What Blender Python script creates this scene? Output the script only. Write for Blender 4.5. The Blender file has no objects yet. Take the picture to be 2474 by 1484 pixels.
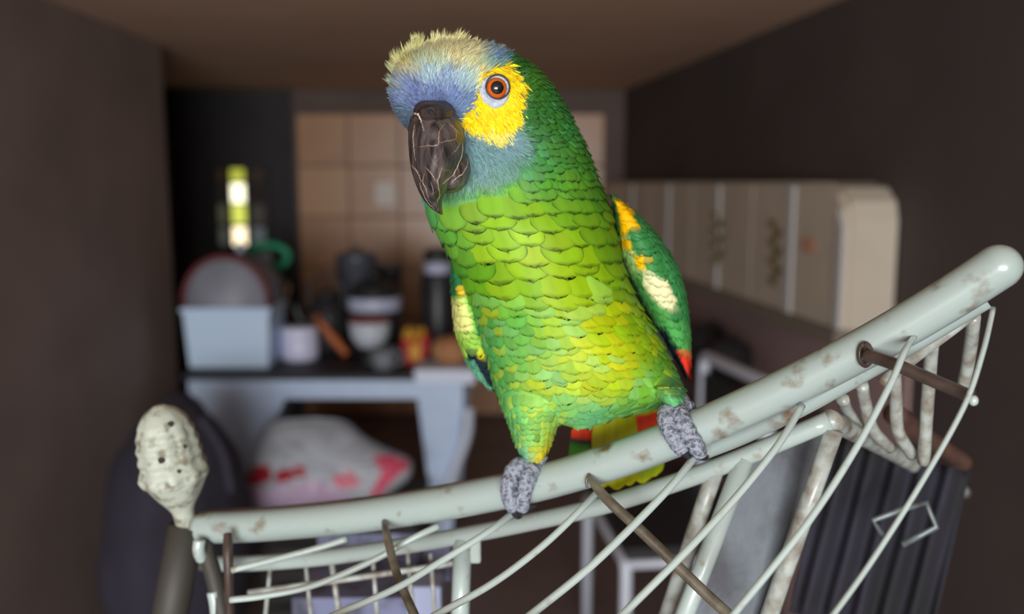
import bpy, bmesh, math, random
import numpy as np
from mathutils import Vector, Matrix
from mathutils.bvhtree import BVHTree
random.seed(7); rng = np.random.default_rng(7)
sc = bpy.context.scene
COL = sc.collection

# ------------------------------------------------------------------ camera
W, H, F = 2474.0, 1484.0, 2150.0
CAMZ, PITCH = 1.42, math.radians(8.0)
CAM = np.array((0.0, 0.0, CAMZ))
RIGHT = np.array((1.0, 0.0, 0.0))
UP = np.array((0.0, math.sin(PITCH), math.cos(PITCH)))
FWD = np.array((0.0, math.cos(PITCH), -math.sin(PITCH)))
cam_d = bpy.data.cameras.new('camera'); cam_o = bpy.data.objects.new('camera', cam_d); COL.objects.link(cam_o)
cam_o.location = CAM; cam_o.rotation_euler = (math.pi / 2 - PITCH, 0, 0)
cam_d.sensor_width = 36.0; cam_d.lens = 36.0 * F / W; cam_d.clip_start = 0.02
cam_d.dof.use_dof = True; cam_d.dof.focus_distance = 0.462
cam_d.dof.aperture_fstop = (cam_d.lens / 1000.0) / 0.0072
sc.camera = cam_o

# ------------------------------------------------------------------ world, light, exposure
sc.view_settings.view_transform = 'Standard'; sc.view_settings.look = 'None'
sc.view_settings.gamma = 1.0; sc.view_settings.exposure = 0.0
sc.view_settings.use_curve_mapping = False
world = bpy.data.worlds.new('world'); sc.world = world; world.use_nodes = True
world.node_tree.nodes['Background'].inputs[0].default_value = (0.75, 0.88, 1.0, 1)
world.node_tree.nodes['Background'].inputs[1].default_value = 0.6

def area_light(name, loc, target, sx, sy, power, color):
    l = bpy.data.lights.new(name, 'AREA'); l.shape = 'RECTANGLE'; l.size = sx; l.size_y = sy
    l.energy = power; l.color = color
    o = bpy.data.objects.new(name, l); COL.objects.link(o); o.location = loc
    o.rotation_euler = (Vector(target) - Vector(loc)).to_track_quat('-Z', 'Y').to_euler()
    return o
area_light('window_behind_camera_offscreen', (-0.15, -3.08, 1.32), (0.0, 2.0, 1.2), 2.1, 1.08, 172, (0.94, 0.98, 1.0))

# ------------------------------------------------------------------ helpers
def P(px, py, d):
    return CAM + RIGHT * ((px - W / 2) / F * d) + UP * ((H / 2 - py) / F * d) + FWD * d
def PV(px, py, d):
    px, py, d = np.broadcast_arrays(np.asarray(px, float), np.asarray(py, float), np.asarray(d, float))
    return CAM + RIGHT * ((px - W / 2) / F * d)[..., None] + UP * ((H / 2 - py) / F * d)[..., None] + FWD * d[..., None]
def ray(px, py):
    v = RIGHT * ((px - W / 2) / F) + UP * ((H / 2 - py) / F) + FWD
    return v
def on_z(px, py, z):
    v = ray(px, py); return CAM + v * ((z - CAMZ) / v[2])
def on_y(px, py, y):
    v = ray(px, py); return CAM + v * (y / v[1])
def project(p):
    q = np.asarray(p) - CAM; d = q @ FWD
    return (q @ RIGHT) / d * F + W / 2, H / 2 - (q @ UP) / d * F, d
def s2l(c):
    c = np.asarray(c, float) / 255.0
    return np.where(c <= 0.04045, c / 12.92, ((c + 0.055) / 1.055) ** 2.4)

MATS = {}
def mat(name, rgb=(128, 128, 128), rough=0.6, metal=0.0, noise=None, bump=None, spec=0.5, attr=None, emit=None, coat=0.0, trans=0.0, alpha=1.0, sheen=0.0, nscale=30.0):
    """procedural principled material. rgb in sRGB bytes; noise=(rgb2, scale, lo, hi); bump=(scale, strength)"""
    if name in MATS: return MATS[name]
    m = bpy.data.materials.new(name); m.use_nodes = True; MATS[name] = m
    nt = m.node_tree; b = nt.nodes['Principled BSDF']
    b.inputs['Roughness'].default_value = rough; b.inputs['Metallic'].default_value = metal
    b.inputs['Specular IOR Level'].default_value = spec
    b.inputs['Coat Weight'].default_value = coat; b.inputs['Coat Roughness'].default_value = 0.03
    b.inputs['Transmission Weight'].default_value = trans; b.inputs['Alpha'].default_value = alpha
    b.inputs['Sheen Weight'].default_value = sheen
    col = tuple(s2l(rgb)) + (1,)
    tc = nt.nodes.new('ShaderNodeTexCoord')
    if attr:
        a = nt.nodes.new('ShaderNodeAttribute'); a.attribute_name = attr
        nt.links.new(a.outputs['Color'], b.inputs['Base Color'])
    elif noise:
        n = nt.nodes.new('ShaderNodeTexNoise'); n.inputs['Scale'].default_value = noise[1]; n.inputs['Detail'].default_value = 5
        nt.links.new(tc.outputs['Object'], n.inputs['Vector'])
        r = nt.nodes.new('ShaderNodeValToRGB')
        r.color_ramp.elements[0].position = noise[2]; r.color_ramp.elements[1].position = noise[3]
        r.color_ramp.elements[0].color = col; r.color_ramp.elements[1].color = tuple(s2l(noise[0])) + (1,)
        nt.links.new(n.outputs['Fac'], r.inputs['Fac']); nt.links.new(r.outputs['Color'], b.inputs['Base Color'])
    else:
        b.inputs['Base Color'].default_value = col
    if bump:
        n2 = nt.nodes.new('ShaderNodeTexNoise'); n2.inputs['Scale'].default_value = bump[0]; n2.inputs['Detail'].default_value = 4
        nt.links.new(tc.outputs['Object'], n2.inputs['Vector'])
        bp = nt.nodes.new('ShaderNodeBump'); bp.inputs['Strength'].default_value = bump[1]; bp.inputs['Distance'].default_value = 0.002
        nt.links.new(n2.outputs['Fac'], bp.inputs['Height']); nt.links.new(bp.outputs['Normal'], b.inputs['Normal'])
    if emit:
        b.inputs['Emission Color'].default_value = tuple(s2l(emit[0])) + (1,); b.inputs['Emission Strength'].default_value = emit[1]
    return m

def mesh_obj(name, verts, faces, material=None, parent=None, smooth=True, colors=None, uv=None):
    me = bpy.data.meshes.new(name)
    me.from_pydata([tuple(v) for v in np.asarray(verts, float)], [], [tuple(int(i) for i in f) for f in faces]); me.update()
    if smooth: me.polygons.foreach_set('use_smooth', [True] * len(me.polygons))
    if material: me.materials.append(material)
    if colors is not None:
        at = me.color_attributes.new('Col', 'FLOAT_COLOR', 'POINT')
        c4 = np.ones((len(me.vertices), 4), np.float32); c4[:, :3] = colors
        at.data.foreach_set('color', c4.ravel())
    if uv is not None:
        at = me.attributes.new('fuv', 'FLOAT_VECTOR', 'POINT')
        u3 = np.zeros((len(me.vertices), 3), np.float32); u3[:, :2] = uv
        at.data.foreach_set('vector', u3.ravel())
    o = bpy.data.objects.new(name, me); COL.objects.link(o)
    if parent is not None: o.parent = parent; o.matrix_parent_inverse = parent.matrix_world.inverted() if parent.type != 'EMPTY' else Matrix.Translation(-Vector(parent.location))
    return o
def empty(name, loc, label, cat, group=None):
    o = bpy.data.objects.new(name, None); COL.objects.link(o); o.location = tuple(loc); o.empty_display_size = 0.02
    o['label'] = label; o['category'] = cat
    if group: o['group'] = group
    return o
def tag(o, label, cat, group=None):
    o['label'] = label; o['category'] = cat
    if group: o['group'] = group
    return o
def struct(o): o['kind'] = 'structure'; return o
def stuff(o): o['kind'] = 'stuff'; return o

def catmull(pts, n):
    pts = np.asarray(pts, float); k = len(pts)
    ext = np.vstack([2 * pts[0] - pts[1], pts, 2 * pts[-1] - pts[-2]])
    t = np.linspace(0, k - 1, n); i = np.minimum(t.astype(int), k - 2); f = (t - i)[:, None]
    p0, p1, p2, p3 = ext[i], ext[i + 1], ext[i + 2], ext[i + 3]
    return 0.5 * ((2 * p1) + (-p0 + p2) * f + (2 * p0 - 5 * p1 + 4 * p2 - p3) * f ** 2 + (-p0 + 3 * p1 - 3 * p2 + p3) * f ** 3)
def tube_geo(pts, rad, seg=12, cap=True, round_end=False):
    pts = np.asarray(pts, float); n = len(pts); rad = np.broadcast_to(np.asarray(rad, float), (n,)).copy()
    T = np.gradient(pts, axis=0); T /= np.linalg.norm(T, axis=1)[:, None] + 1e-12
    a = np.array((0, 0, 1.0)) if abs(T[0][2]) < 0.9 else np.array((1.0, 0, 0))
    nrm = np.cross(T[0], a); nrm /= np.linalg.norm(nrm)
    vs, fs = [], []
    for i in range(n):
        nrm = nrm - T[i] * (nrm @ T[i]); nrm /= np.linalg.norm(nrm); bi = np.cross(T[i], nrm)
        for j in range(seg):
            t = 2 * math.pi * j / seg
            vs.append(pts[i] + rad[i] * (math.cos(t) * nrm + math.sin(t) * bi))
    for i in range(n - 1):
        for j in range(seg):
            fs.append((i * seg + j, i * seg + (j + 1) % seg, (i + 1) * seg + (j + 1) % seg, (i + 1) * seg + j))
    if cap:
        fs.append(tuple(range(seg - 1, -1, -1))); fs.append(tuple((n - 1) * seg + j for j in range(seg)))
    return np.array(vs), fs
def tube(name, pts, rad, material, parent=None, seg=12, n=None, smooth_curve=True):
    if smooth_curve and len(pts) > 2: 
        n = n or len(pts) * 6
        rr = np.broadcast_to(np.asarray(rad, float), (len(pts),))
        rad = np.interp(np.linspace(0, len(pts) - 1, n), np.arange(len(pts)), rr)
        pts = catmull(pts, n)
    v, f = tube_geo(pts, rad, seg)
    return mesh_obj(name, v, f, material, parent)
def lathe(name, center, prof, material, parent=None, seg=32, axis=None, bump=None):
    """prof: list of (r, h) upwards; axis: direction"""
    ax = Vector((0, 0, 1)) if axis is None else Vector(axis).normalized()
    q = Vector((0, 0, 1)).rotation_difference(ax)
    vs, fs = [], []
    for i, (r, h) in enumerate(prof):
        for j in range(seg):
            t = 2 * math.pi * j / seg
            rr = r if bump is None else r + bump(h, t)
            vs.append(Vector(center) + q @ Vector((rr * math.cos(t), rr * math.sin(t), h)))
    n = len(prof)
    for i in range(n - 1):
        for j in range(seg):
            fs.append((i * seg + j, i * seg + (j + 1) % seg, (i + 1) * seg + (j + 1) % seg, (i + 1) * seg + j))
    fs.append(tuple(range(seg - 1, -1, -1))); fs.append(tuple((n - 1) * seg + j for j in range(seg)))
    return mesh_obj(name, [tuple(v) for v in vs], fs, material, parent)
def box_geo(c0, c1, bevel=0.0):
    bm = bmesh.new(); bmesh.ops.create_cube(bm, size=1)
    c0 = np.asarray(c0); c1 = np.asarray(c1)
    for v in bm.verts:
        v.co = Vector((c0 + c1) / 2 + np.array(v.co) * (c1 - c0))
    if bevel > 0: bmesh.ops.bevel(bm, geom=bm.edges[:], offset=bevel, segments=2, affect='EDGES', profile=0.6)
    bm.verts.index_update()
    v = np.array([tuple(x.co) for x in bm.verts]); f = [tuple(x.index for x in fc.verts) for fc in bm.faces]; bm.free()
    return v, f
def box(name, c0, c1, material, parent=None, bevel=0.0, rot=None, pivot=None):
    v, f = box_geo(np.minimum(c0, c1), np.maximum(c0, c1), bevel)
    if rot is not None:
        R = np.array(rot.to_matrix()); pv = (np.asarray(c0) + np.asarray(c1)) / 2 if pivot is None else np.asarray(pivot)
        v = (v - pv) @ R.T + pv
    return mesh_obj(name, v, f, material, parent, smooth=False)
def prism(name, poly, thick_vec, material, parent=None):
    """poly: Nx3 planar outline, extruded by thick_vec"""
    poly = np.asarray(poly, float); n = len(poly); v = np.vstack([poly, poly + np.asarray(thick_vec)])
    f = [tuple(range(n)), tuple(range(2 * n - 1, n - 1, -1))] + [(i, n + i, n + (i + 1) % n, (i + 1) % n) for i in range(n)]
    o = mesh_obj(name, v, f, material, parent, smooth=False)
    bm = bmesh.new(); bm.from_mesh(o.data); bmesh.ops.recalc_face_normals(bm, faces=bm.faces); bm.to_mesh(o.data); bm.free()
    return o
def blob(name, center, size, material, parent=None, amp=0.15, freq=3.0, seed=0, flat=0.0, sub=4):
    bm = bmesh.new(); bmesh.ops.create_icosphere(bm, subdivisions=sub, radius=1)
    from mathutils import noise as mn
    for v in bm.verts:
        k = 1 + amp * mn.noise(v.co * freq + Vector((seed * 7.1, seed, 3))) + amp * 0.5 * mn.noise(v.co * freq * 2.3 + Vector((seed, 4, 1)))
        v.co = v.co * k
        if flat and v.co.z < -1 + flat: v.co.z = -1 + flat
        v.co = Vector((center[0] + v.co.x * size[0], center[1] + v.co.y * size[1], center[2] + v.co.z * size[2]))
    v = np.array([tuple(x.co) for x in bm.verts]); f = [tuple(x.index for x in fc.verts) for fc in bm.faces]; bm.free()
    return mesh_obj(name, v, f, material, parent)

# ------------------------------------------------------------------ the room
YB = 5.3                      # back wall
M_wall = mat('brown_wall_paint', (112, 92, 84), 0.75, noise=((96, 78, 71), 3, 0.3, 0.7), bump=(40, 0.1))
M_ceil = mat('warm_ceiling_paint', (222, 186, 158), 0.8, noise=((208, 174, 148), 2, 0.3, 0.7))
M_floor = mat('brown_floor', (126, 108, 104), 0.55, noise=((110, 94, 90), 4, 0.35, 0.7), bump=(30, 0.1))
M_dark = mat('alcove_wall_dark', (66, 62, 62), 0.85, noise=((56, 53, 53), 4, 0.3, 0.7))  # one even dark tone for the alcove walls
M_lwall = mat('left_wall_paint', (144, 126, 118), 0.75, noise=((128, 112, 105), 3, 0.3, 0.7))

struct(box('floor', (-3.2, -3.2, -0.05), (3.4, YB + 0.1, 0.0), M_floor))
# ceiling: low, rising slightly toward the window
zc_b, zc_f = 1.95, 1.95
struct(prism('ceiling', [(-3.2, YB + 0.1, zc_b), (3.4, YB + 0.1, zc_b), (3.4, -3.2, zc_f), (-3.2, -3.2, zc_f)], (0, 0, 0.05), M_ceil))
xt = on_y(715, 500, YB)[0]    # left end of the tiled part of the back wall
wb = struct(box('wall_back', (xt, YB, 0), (3.4, YB + 0.08, 1.96), M_wall))
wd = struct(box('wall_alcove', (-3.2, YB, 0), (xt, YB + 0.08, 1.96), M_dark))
struct(box('wall_left', (-1.50, -3.1, 0), (-1.36, 3.55, 1.96), M_lwall))
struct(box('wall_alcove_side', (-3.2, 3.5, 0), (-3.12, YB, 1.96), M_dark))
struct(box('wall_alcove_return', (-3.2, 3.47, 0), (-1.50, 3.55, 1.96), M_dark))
# right wall: runs at a slight angle from the back wall toward the camera's right
cn_ = P(2028, 825, 2.35); cf_ = P(1462, 622, 5.1)
c0_, c1_ = np.array((cn_[0], cn_[1], 0.0)), np.array((cf_[0], cf_[1], 0.0))
cd = (c1_ - c0_); cl = np.linalg.norm(cd); cd /= cl; cnrm = np.array((cd[1], -cd[0], 0.0))
if cnrm[0] < 0: cnrm = -cnrm
WO = 0.15                                 # wall plane behind the cupboard fronts
rw0 = c0_ + cnrm * WO + cd * ((YB + 0.05 - c0_[1]) / cd[1]); rw1 = c0_ + cnrm * WO - cd * ((c0_[1] + 3.15) / cd[1])
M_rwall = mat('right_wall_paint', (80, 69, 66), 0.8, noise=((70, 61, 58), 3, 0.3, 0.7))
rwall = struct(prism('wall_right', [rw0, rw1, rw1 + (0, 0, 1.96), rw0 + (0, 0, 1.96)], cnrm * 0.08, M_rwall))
# wall behind the camera with its big window opening
fz0, fz1, fx0, fx1 = 0.78, 1.86, -1.2, 0.9
for c0, c1 in (((-1.5, -3.2, 0), (2.13, -3.12, fz0)), ((-1.5, -3.2, fz1), (2.13, -3.12, 1.96)), ((-1.5, -3.2, fz0), (fx0, -3.12, fz1)), ((fx1, -3.2, fz0), (2.13, -3.12, fz1))):
    struct(box('wall_front', c0, c1, M_wall))
# tiles on the back wall
M_tile = [mat('brown_tile_a', (202, 152, 112), 0.3, noise=((188, 140, 104), 6, 0.3, 0.7)), mat('brown_tile_b', (194, 146, 110), 0.3), mat('brown_tile_c', (206, 158, 120), 0.28)]
ts = 0.30; ztop = on_y(850, 275, YB)[2]
v0, f0 = box_geo((0.004, -0.012, 0.004), (ts - 0.004, 0.0, ts - 0.004), 0.003)
tmesh = []
for m in M_tile:
    me = bpy.data.meshes.new('wall_tile'); me.from_pydata([tuple(v) for v in v0], [], f0); me.materials.append(m); me.update(); tmesh.append(me)
for i in range(9):
    for j in range(6):
        x = xt + 0.02 + i * ts
        if x > rw0[0] - 0.32: continue
        o = bpy.data.objects.new('wall_tile', tmesh[(i * 3 + j * 5 + i * j) % 3]); COL.objects.link(o)
        o.location = (x, YB, ztop - (j + 1) * ts); o.parent = wb
# small window in the dark alcove
def win_pt(px, py): return on_y(px, py, YB)
win = empty('window_1', win_pt(585, 600), 'narrow bright window with small panes in dark alcove', 'window'); win['kind'] = 'structure'; del win['category']
M_frame = mat('window_frame_dark', (46, 40, 36), 0.6)
cols = [(528, 555), (558, 600), (606, 644)]
rows = [(408, 440), (444, 490), (494, 540), (548, 592)]
pane_c = {(0, 1): ((190, 195, 70), 0.9), (1, 1): ((255, 250, 215), 1.96), (2, 1): ((214, 222, 95), 1.1), (3, 1): ((255, 236, 195), 1.9),
          (0, 0): ((110, 82, 48), 0.12), (1, 0): ((100, 85, 60), 0.06), (2, 0): ((130, 128, 100), 0.25), (3, 0): ((128, 130, 120), 0.25),
          (0, 2): ((110, 82, 55), 0.10), (1, 2): ((90, 70, 60), 0.05), (2, 2): ((118, 108, 96), 0.18), (3, 2): ((135, 145, 148), 0.28)}
for r, (y0, y1) in enumerate(rows):
    for c, (x0, x1) in enumerate(cols):
        a, b = win_pt(x0, y1), win_pt(x1, y0)
        rgb, st = pane_c[(r, c)]
        box('pane', (a[0], YB - 0.02, a[2]), (b[0], YB - 0.008, b[2]), mat('pane_%d_%d' % (r, c), (60, 60, 60), 0.15, emit=(rgb, st)), win)
for x in (524, 556.5, 603, 648):
    a, b = win_pt(x - 1.5, 598), win_pt(x + 1.5, 402)
    box('window_frame', (a[0], YB - 0.035, a[2]), (b[0], YB, b[2]), M_frame, win)
for y in (404, 442, 492, 544, 596):
    a, b = win_pt(524, y + 1.5), win_pt(648, y - 1.5)
    box('window_frame', (a[0], YB - 0.03, a[2]), (b[0], YB, b[2]), M_frame, win)
# pale plate added on the tiles in place of a white reflection
sp = empty('reflection_plate', win_pt(932, 466), 'pale square plate added for a white reflection on the brown tiles', 'switch')
a, b = win_pt(908, 498), win_pt(956, 440)
box('plate', (a[0], YB - 0.024, a[2]), (b[0], YB - 0.012, b[2]), mat('plate_white', (228, 214, 200), 0.35), sp, 0.004)
a, b = win_pt(920, 484), win_pt(944, 456)
box('plate_centre', (a[0], YB - 0.030, a[2]), (b[0], YB - 0.024, b[2]), mat('plate_white', (228, 214, 200), 0.35), sp, 0.003)

# ------------------------------------------------------------------ plastic table with dark top
TZ = 0.72
M_ptab = mat('grey_white_plastic', (200, 218, 244), 0.45, noise=((186, 204, 232), 8, 0.3, 0.7))
M_top = mat('dark_table_mat', (40, 38, 42), 0.6)
tl = on_z(452, 905, TZ); tr = on_z(1120, 905, TZ); Yf = tl[1]
tabx0, tabx1, taby1 = tl[0], tr[0], Yf + 0.85
tab = empty('plastic_table', ((tabx0 + tabx1) / 2, Yf + 0.4, 0), 'pale grey plastic table with dark top and broad tapering legs', 'table')
box('table_top', (tabx0 - 0.02, Yf - 0.01, TZ - 0.022), (tabx1 + 0.02, taby1, TZ), M_top, tab, 0.006)
ap = on_y(700, 965, Yf)[2]
box('apron', (tabx0, Yf, ap), (tabx1, Yf + 0.025, TZ - 0.022), M_ptab, tab, 0.004)
box('apron', (tabx0, taby1 - 0.05, ap), (tabx1, taby1 - 0.025, TZ - 0.022), M_ptab, tab)
for x in (tabx0, tabx1 - 0.025):
    box('apron', (x, Yf + 0.025, ap), (x + 0.025, taby1 - 0.05, TZ - 0.022), M_ptab, tab)
def leg(x_out, x_in, xb0, xb1, y):
    prism('leg', [(x_out, y, ap + 0.01), (x_in, y, ap + 0.01), (xb1, y, 0), (xb0, y, 0)], (0, 0.05, 0), M_ptab, tab)
xl_in = on_y(690, 965, Yf)[0]; xr_in = on_y(1008, 965, Yf)[0]
leg(tabx0, xl_in, tabx0 + 0.06, tabx0 + 0.10, Yf + 0.004); leg(xr_in, tabx1, tabx1 - 0.10, tabx1 - 0.06, Yf + 0.004)
leg(tabx0, tabx0 + 0.2, tabx0 + 0.06, tabx0 + 0.10, taby1 - 0.08); leg(tabx1 - 0.2, tabx1, tabx1 - 0.10, tabx1 - 0.06, taby1 - 0.08)
# a white strap/side brace at the right leg
a, b, c, d_ = on_y(1132, 985, Yf - 0.02), on_y(1128, 1050, Yf - 0.02), on_y(1100, 1130, Yf - 0.02), on_y(1062, 1230, Yf - 0.02)
tube('brace', [a, b, c, d_, (d_[0] - 0.02, d_[1] + 0.03, 0.0)], 0.02, mat('white_metal_bg', (205, 212, 228), 0.4), tab, 10)

def tbl(px, py, dz=0.0): return on_z(px, py, TZ + dz)
def scale_at(p): return ((np.asarray(p) - CAM) @ FWD) / F     # metres per pixel there

# storage bin with domed grey lid
p = tbl(553, 888); s = scale_at(p)
bn = empty('storage_bin', p, 'white storage bin with raised grey domed lid on the dark table top', 'bin')
M_bin = mat('bin_white', (204, 226, 250), 0.45)
w0, w1, hh, dp = 95 * s, 103 * s, 142 * s, 0.22
prism_v = [(-w0, 0, 0), (w0, 0, 0), (w0, dp, 0), (-w0, dp, 0), (-w1, -0.01, hh), (w1, -0.01, hh), (w1, dp + 0.01, hh), (-w1, dp + 0.01, hh)]
o = mesh_obj('body', np.array(prism_v) + p, [(3, 2, 1, 0), (4, 5, 6, 7), (0, 1, 5, 4), (1, 2, 6, 5), (2, 3, 7, 6), (3, 0, 4, 7)], M_bin, bn, smooth=False)
box('rim', p + (-w1 - 0.008, -0.018, hh - 0.012), p + (w1 + 0.008, dp + 0.018, hh + 0.006), M_bin, bn, 0.004)
vs, fs = [], []
nu, nv = 20, 10
for i in range(nv + 1):
    for j in range(nu + 1):
        t = math.pi * j / nu; a = i / nv
        x = -math.cos(t) * w1; z = (math.sin(t) ** 0.75) * 118 * s
        vs.append(p + (x * (1 - 0.10 * (z / (118 * s))), a * (dp + 0.0) , hh + 0.006 + z))
for i in range(nv):
    for j in range(nu):
        q = i * (nu + 1) + j; fs.append((q, q + 1, q + nu + 2, q + nu + 1))
fs.append(tuple(range(nu, -1, -1))); fs.append(tuple(nv * (nu + 1) + j for j in range(nu + 1)))
mesh_obj('lid', vs, fs, mat('lid_grey', (152, 154, 164), 0.55, noise=((134, 134, 144), 10, 0.3, 0.7)), bn)
tube('lid_rim', [vs[j] + np.array((0, -0.004, 0.006)) for j in range(0, nu + 1)], 0.010, mat('lid_rim_red', (110, 45, 48), 0.5), bn, 8, smooth_curve=False)
def at_y(px, dy):
    v = ray(px, 860); t = (Yf + dy) / v[1]; q = CAM + v * t; q[2] = TZ; return q
def hz(px, py, dy): return on_y(px, py, Yf + dy)[2] - TZ      # height above the table top that shows at that row
q = at_y(545, 0.66)
tag(blob('cloth_pouch', q + np.array((0, 0, 0.19)), (0.075, 0.06, 0.20), mat('dark_red_cloth', (92, 36, 40), 0.8), amp=0.12, seed=3, flat=0.04), 'dark red cloth pouch standing behind the white storage bin', 'pouch')
q = at_y(592, 0.47); h = hz(592, 585, 0.47)
bt = empty('spray_bottle', q, 'slim lavender bottle standing behind the storage bin', 'bottle')
M_lav = mat('lavender_plastic', (140, 142, 200), 0.35)
lathe('body', q, [(0.034, 0), (0.036, 0.02), (0.036, h - 0.11), (0.022, h - 0.06), (0.014, h - 0.04)], M_lav, bt, 24)
lathe('cap', q, [(0.016, h - 0.042), (0.017, h - 0.035), (0.017, h - 0.006), (0.012, h)], mat('cap_white', (215, 220, 235), 0.4), bt, 20)
q = at_y(652, 0.68); h = hz(652, 628, 0.68)
bg = empty('carrier_bag', q, 'cloudy plastic bag with a thick green loop handle', 'bag')
blob('bag_body', q + np.array((-0.01, 0, h / 2)), (0.085, 0.06, h / 2 * 1.05), mat('cloudy_plastic', (150, 162, 165), 0.3, noise=((105, 118, 120), 14, 0.35, 0.65)), bg, amp=0.25, freq=2.5, seed=5, flat=0.1)
top = q + np.array((0.012, 0, h - 0.03))
ring = [top + np.array((0.085 * math.cos(t), 0.0, 0.045 + 0.05 * math.sin(t))) for t in np.linspace(0, 2 * math.pi, 25)]
v, f = tube_geo(ring, 0.017, 12); mesh_obj('handle', v, f, mat('green_plastic', (38, 150, 108), 0.4), bg)
q = at_y(680, 0.47)
wb2 = empty('twig_bundle', q, 'small bundle of brown twigs beside the storage bin', 'twigs')
for k in range(14):
    a = rng.uniform(-0.25, 0.22); b = rng.uniform(-0.2, 0.2); L = rng.uniform(0.2, 0.3)
    base = q + np.array((rng.uniform(-0.02, 0.02), rng.uniform(-0.02, 0.02), 0.003))
    tube('twig', [base, base + np.array((a * L * 0.4, b * L * 0.4, L * 0.6)), base + np.array((a * L, b * L, L))], 0.006, mat('twig_brown', (128, 96, 74), 0.8), wb2, 6)
q = tbl(726, 868); sq = scale_at(q)
jr = empty('jar', q, 'squat white jar with a screw lid beside the orange brush', 'jar')
r = 45 * sq
lathe('body', q, [(r * 0.82, 0), (r * 0.95, 0.006), (r, 0.02), (r, 50 * sq), (r * 0.93, 56 * sq)], mat('jar_white', (222, 222, 248), 0.35), jr, 32)
lathe('lid', q, [(r * 0.96, 56 * sq), (r * 0.98, 58 * sq), (r * 0.98, 76 * sq), (r * 0.9, 80 * sq)], mat('jar_lid', (226, 226, 250), 0.4), jr, 32)
q0 = at_y(838, 0.31) + (0, 0, 0.014); q1 = on_y(772, 778, q0[1])
st = empty('brush', q0, 'orange wooden brush leaning beside the white jar', 'brush')
tube('handle', [q0, q0 * 0.6 + q1 * 0.4, q1], [0.016, 0.02, 0.014], mat('orange_wood', (184, 96, 44), 0.5), st, 12)
blob('bristles', q1 + np.array((-0.008, 0, 0.012)), (0.024, 0.02, 0.024), mat('brown_bristle', (120, 72, 44), 0.9), st, amp=0.3, freq=5, seed=2, sub=3)
M_blk = mat('black_plastic', (44, 44, 46), 0.4); M_steel = mat('dull_steel', (120, 124, 134), 0.35, metal=0.6); M_sil = mat('silver_glare_band', (196, 200, 226), 0.3)
q = at_y(908, 0.43); sq = scale_at(q)
rc = empty('rice_cooker', q, 'black rice cooker with glare-painted silver band and round lid', 'cooker')
r = 62 * sq; h1, h2, h3 = hz(905, 748, 0.43), hz(905, 716, 0.43), hz(905, 672, 0.43)
lathe('body', q, [(r * 0.85, 0), (r * 0.97, 0.02), (r, 0.06), (r, h1)], M_blk, rc, 40)
lathe('band', q, [(r, h1), (r * 1.03, h1 + 0.003), (r * 1.03, h2 - 0.003), (r, h2)], M_sil, rc, 40)  # white glare is put into the band's own colour
lathe('lid', q, [(r, h2), (r * 0.98, h2 + 0.015), (r * 0.85, h2 + 0.04), (r * 0.5, h3 - 0.01), (0.01, h3)], M_blk, rc, 40)
lathe('knob', q, [(0.02, h3 - 0.003), (0.026, h3 + 0.015), (0.02, h3 + 0.025)], M_blk, rc, 16)
q = at_y(792, 0.45)
kt = empty('kettle', q, 'black round kettle with an arched handle and short spout', 'kettle')
lathe('body', q, [(0.075, 0), (0.09, 0.03), (0.09, 0.14), (0.07, 0.20), (0.04, 0.23)], M_blk, kt, 32)
lathe('lid', q, [(0.042, 0.228), (0.035, 0.242), (0.012, 0.25), (0.014, 0.27), (0.006, 0.275)], M_blk, kt, 20)
tube('handle', [q + (-0.075, 0, 0.17), q + (-0.06, 0, 0.28), q + (0, 0, 0.32), q + (0.06, 0, 0.28), q + (0.075, 0, 0.17)], 0.008, M_blk, kt, 8)
tube('spout', [q + (-0.075, -0.01, 0.10), q + (-0.11, -0.02, 0.15), q + (-0.125, -0.02, 0.20)], [0.02, 0.015, 0.012], M_blk, kt, 10)
q = at_y(868, 0.72); h = hz(868, 625, 0.72)
pot = empty('stock_pot', q, 'tall grey steel pot behind the black rice cooker', 'pot')
lathe('body', q, [(0.085, 0), (0.09, 0.01), (0.09, h), (0.094, h + 0.005)], M_steel, pot, 32)
lathe('lid', q, [(0.096, h + 0.005), (0.094, h + 0.015), (0.06, h + 0.03), (0.015, h + 0.035), (0.018, h + 0.05), (0.01, h + 0.055)], M_steel, pot, 32)
q = at_y(946, 0.75); h = hz(946, 640, 0.75)
cn = empty('canister', q, 'plain black canister behind the rice cooker', 'canister')
lathe('body', q, [(0.047, 0), (0.05, 0.01), (0.05, h - 0.03)], M_blk, cn, 24); lathe('lid', q, [(0.053, h - 0.032), (0.053, h - 0.006), (0.045, h)], M_blk, cn, 24)
q = at_y(1060, 0.42); sq = scale_at(q)
fl = empty('vacuum_flask', q, 'tall black vacuum flask with silver cap band', 'flask')
r = 41 * sq; h1, h2, h3 = hz(1060, 660, 0.42), hz(1060, 632, 0.42), hz(1060, 600, 0.42)
lathe('body', q, [(r * 0.95, 0), (r, 0.01), (r, h1 - 0.012), (r * 0.9, h1)], M_blk, fl, 32)
lathe('band', q, [(r * 0.75, h1), (r * 0.78, h1 + 0.003), (r * 0.78, h2 - 0.003), (r * 0.7, h2)], M_sil, fl, 32)
lathe('cap', q, [(r * 0.76, h2), (r * 0.8, h2 + 0.005), (r * 0.78, h3 - 0.01), (r * 0.5, h3)], M_blk, fl, 32)
q = at_y(895, 0.22); sq = scale_at(q)
bw = empty('bowl', q, 'white bowl with a red rim in front of the rice cooker', 'bowl')
r = 50 * sq; h = hz(895, 775, 0.22); h0 = hz(895, 838, 0.22)
lathe('foot_stand', q, [(r * 0.5, 0), (r * 0.52, 0.004), (r * 0.3, 0.02), (r * 0.3, h0)], M_blk, bw, 24)
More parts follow.
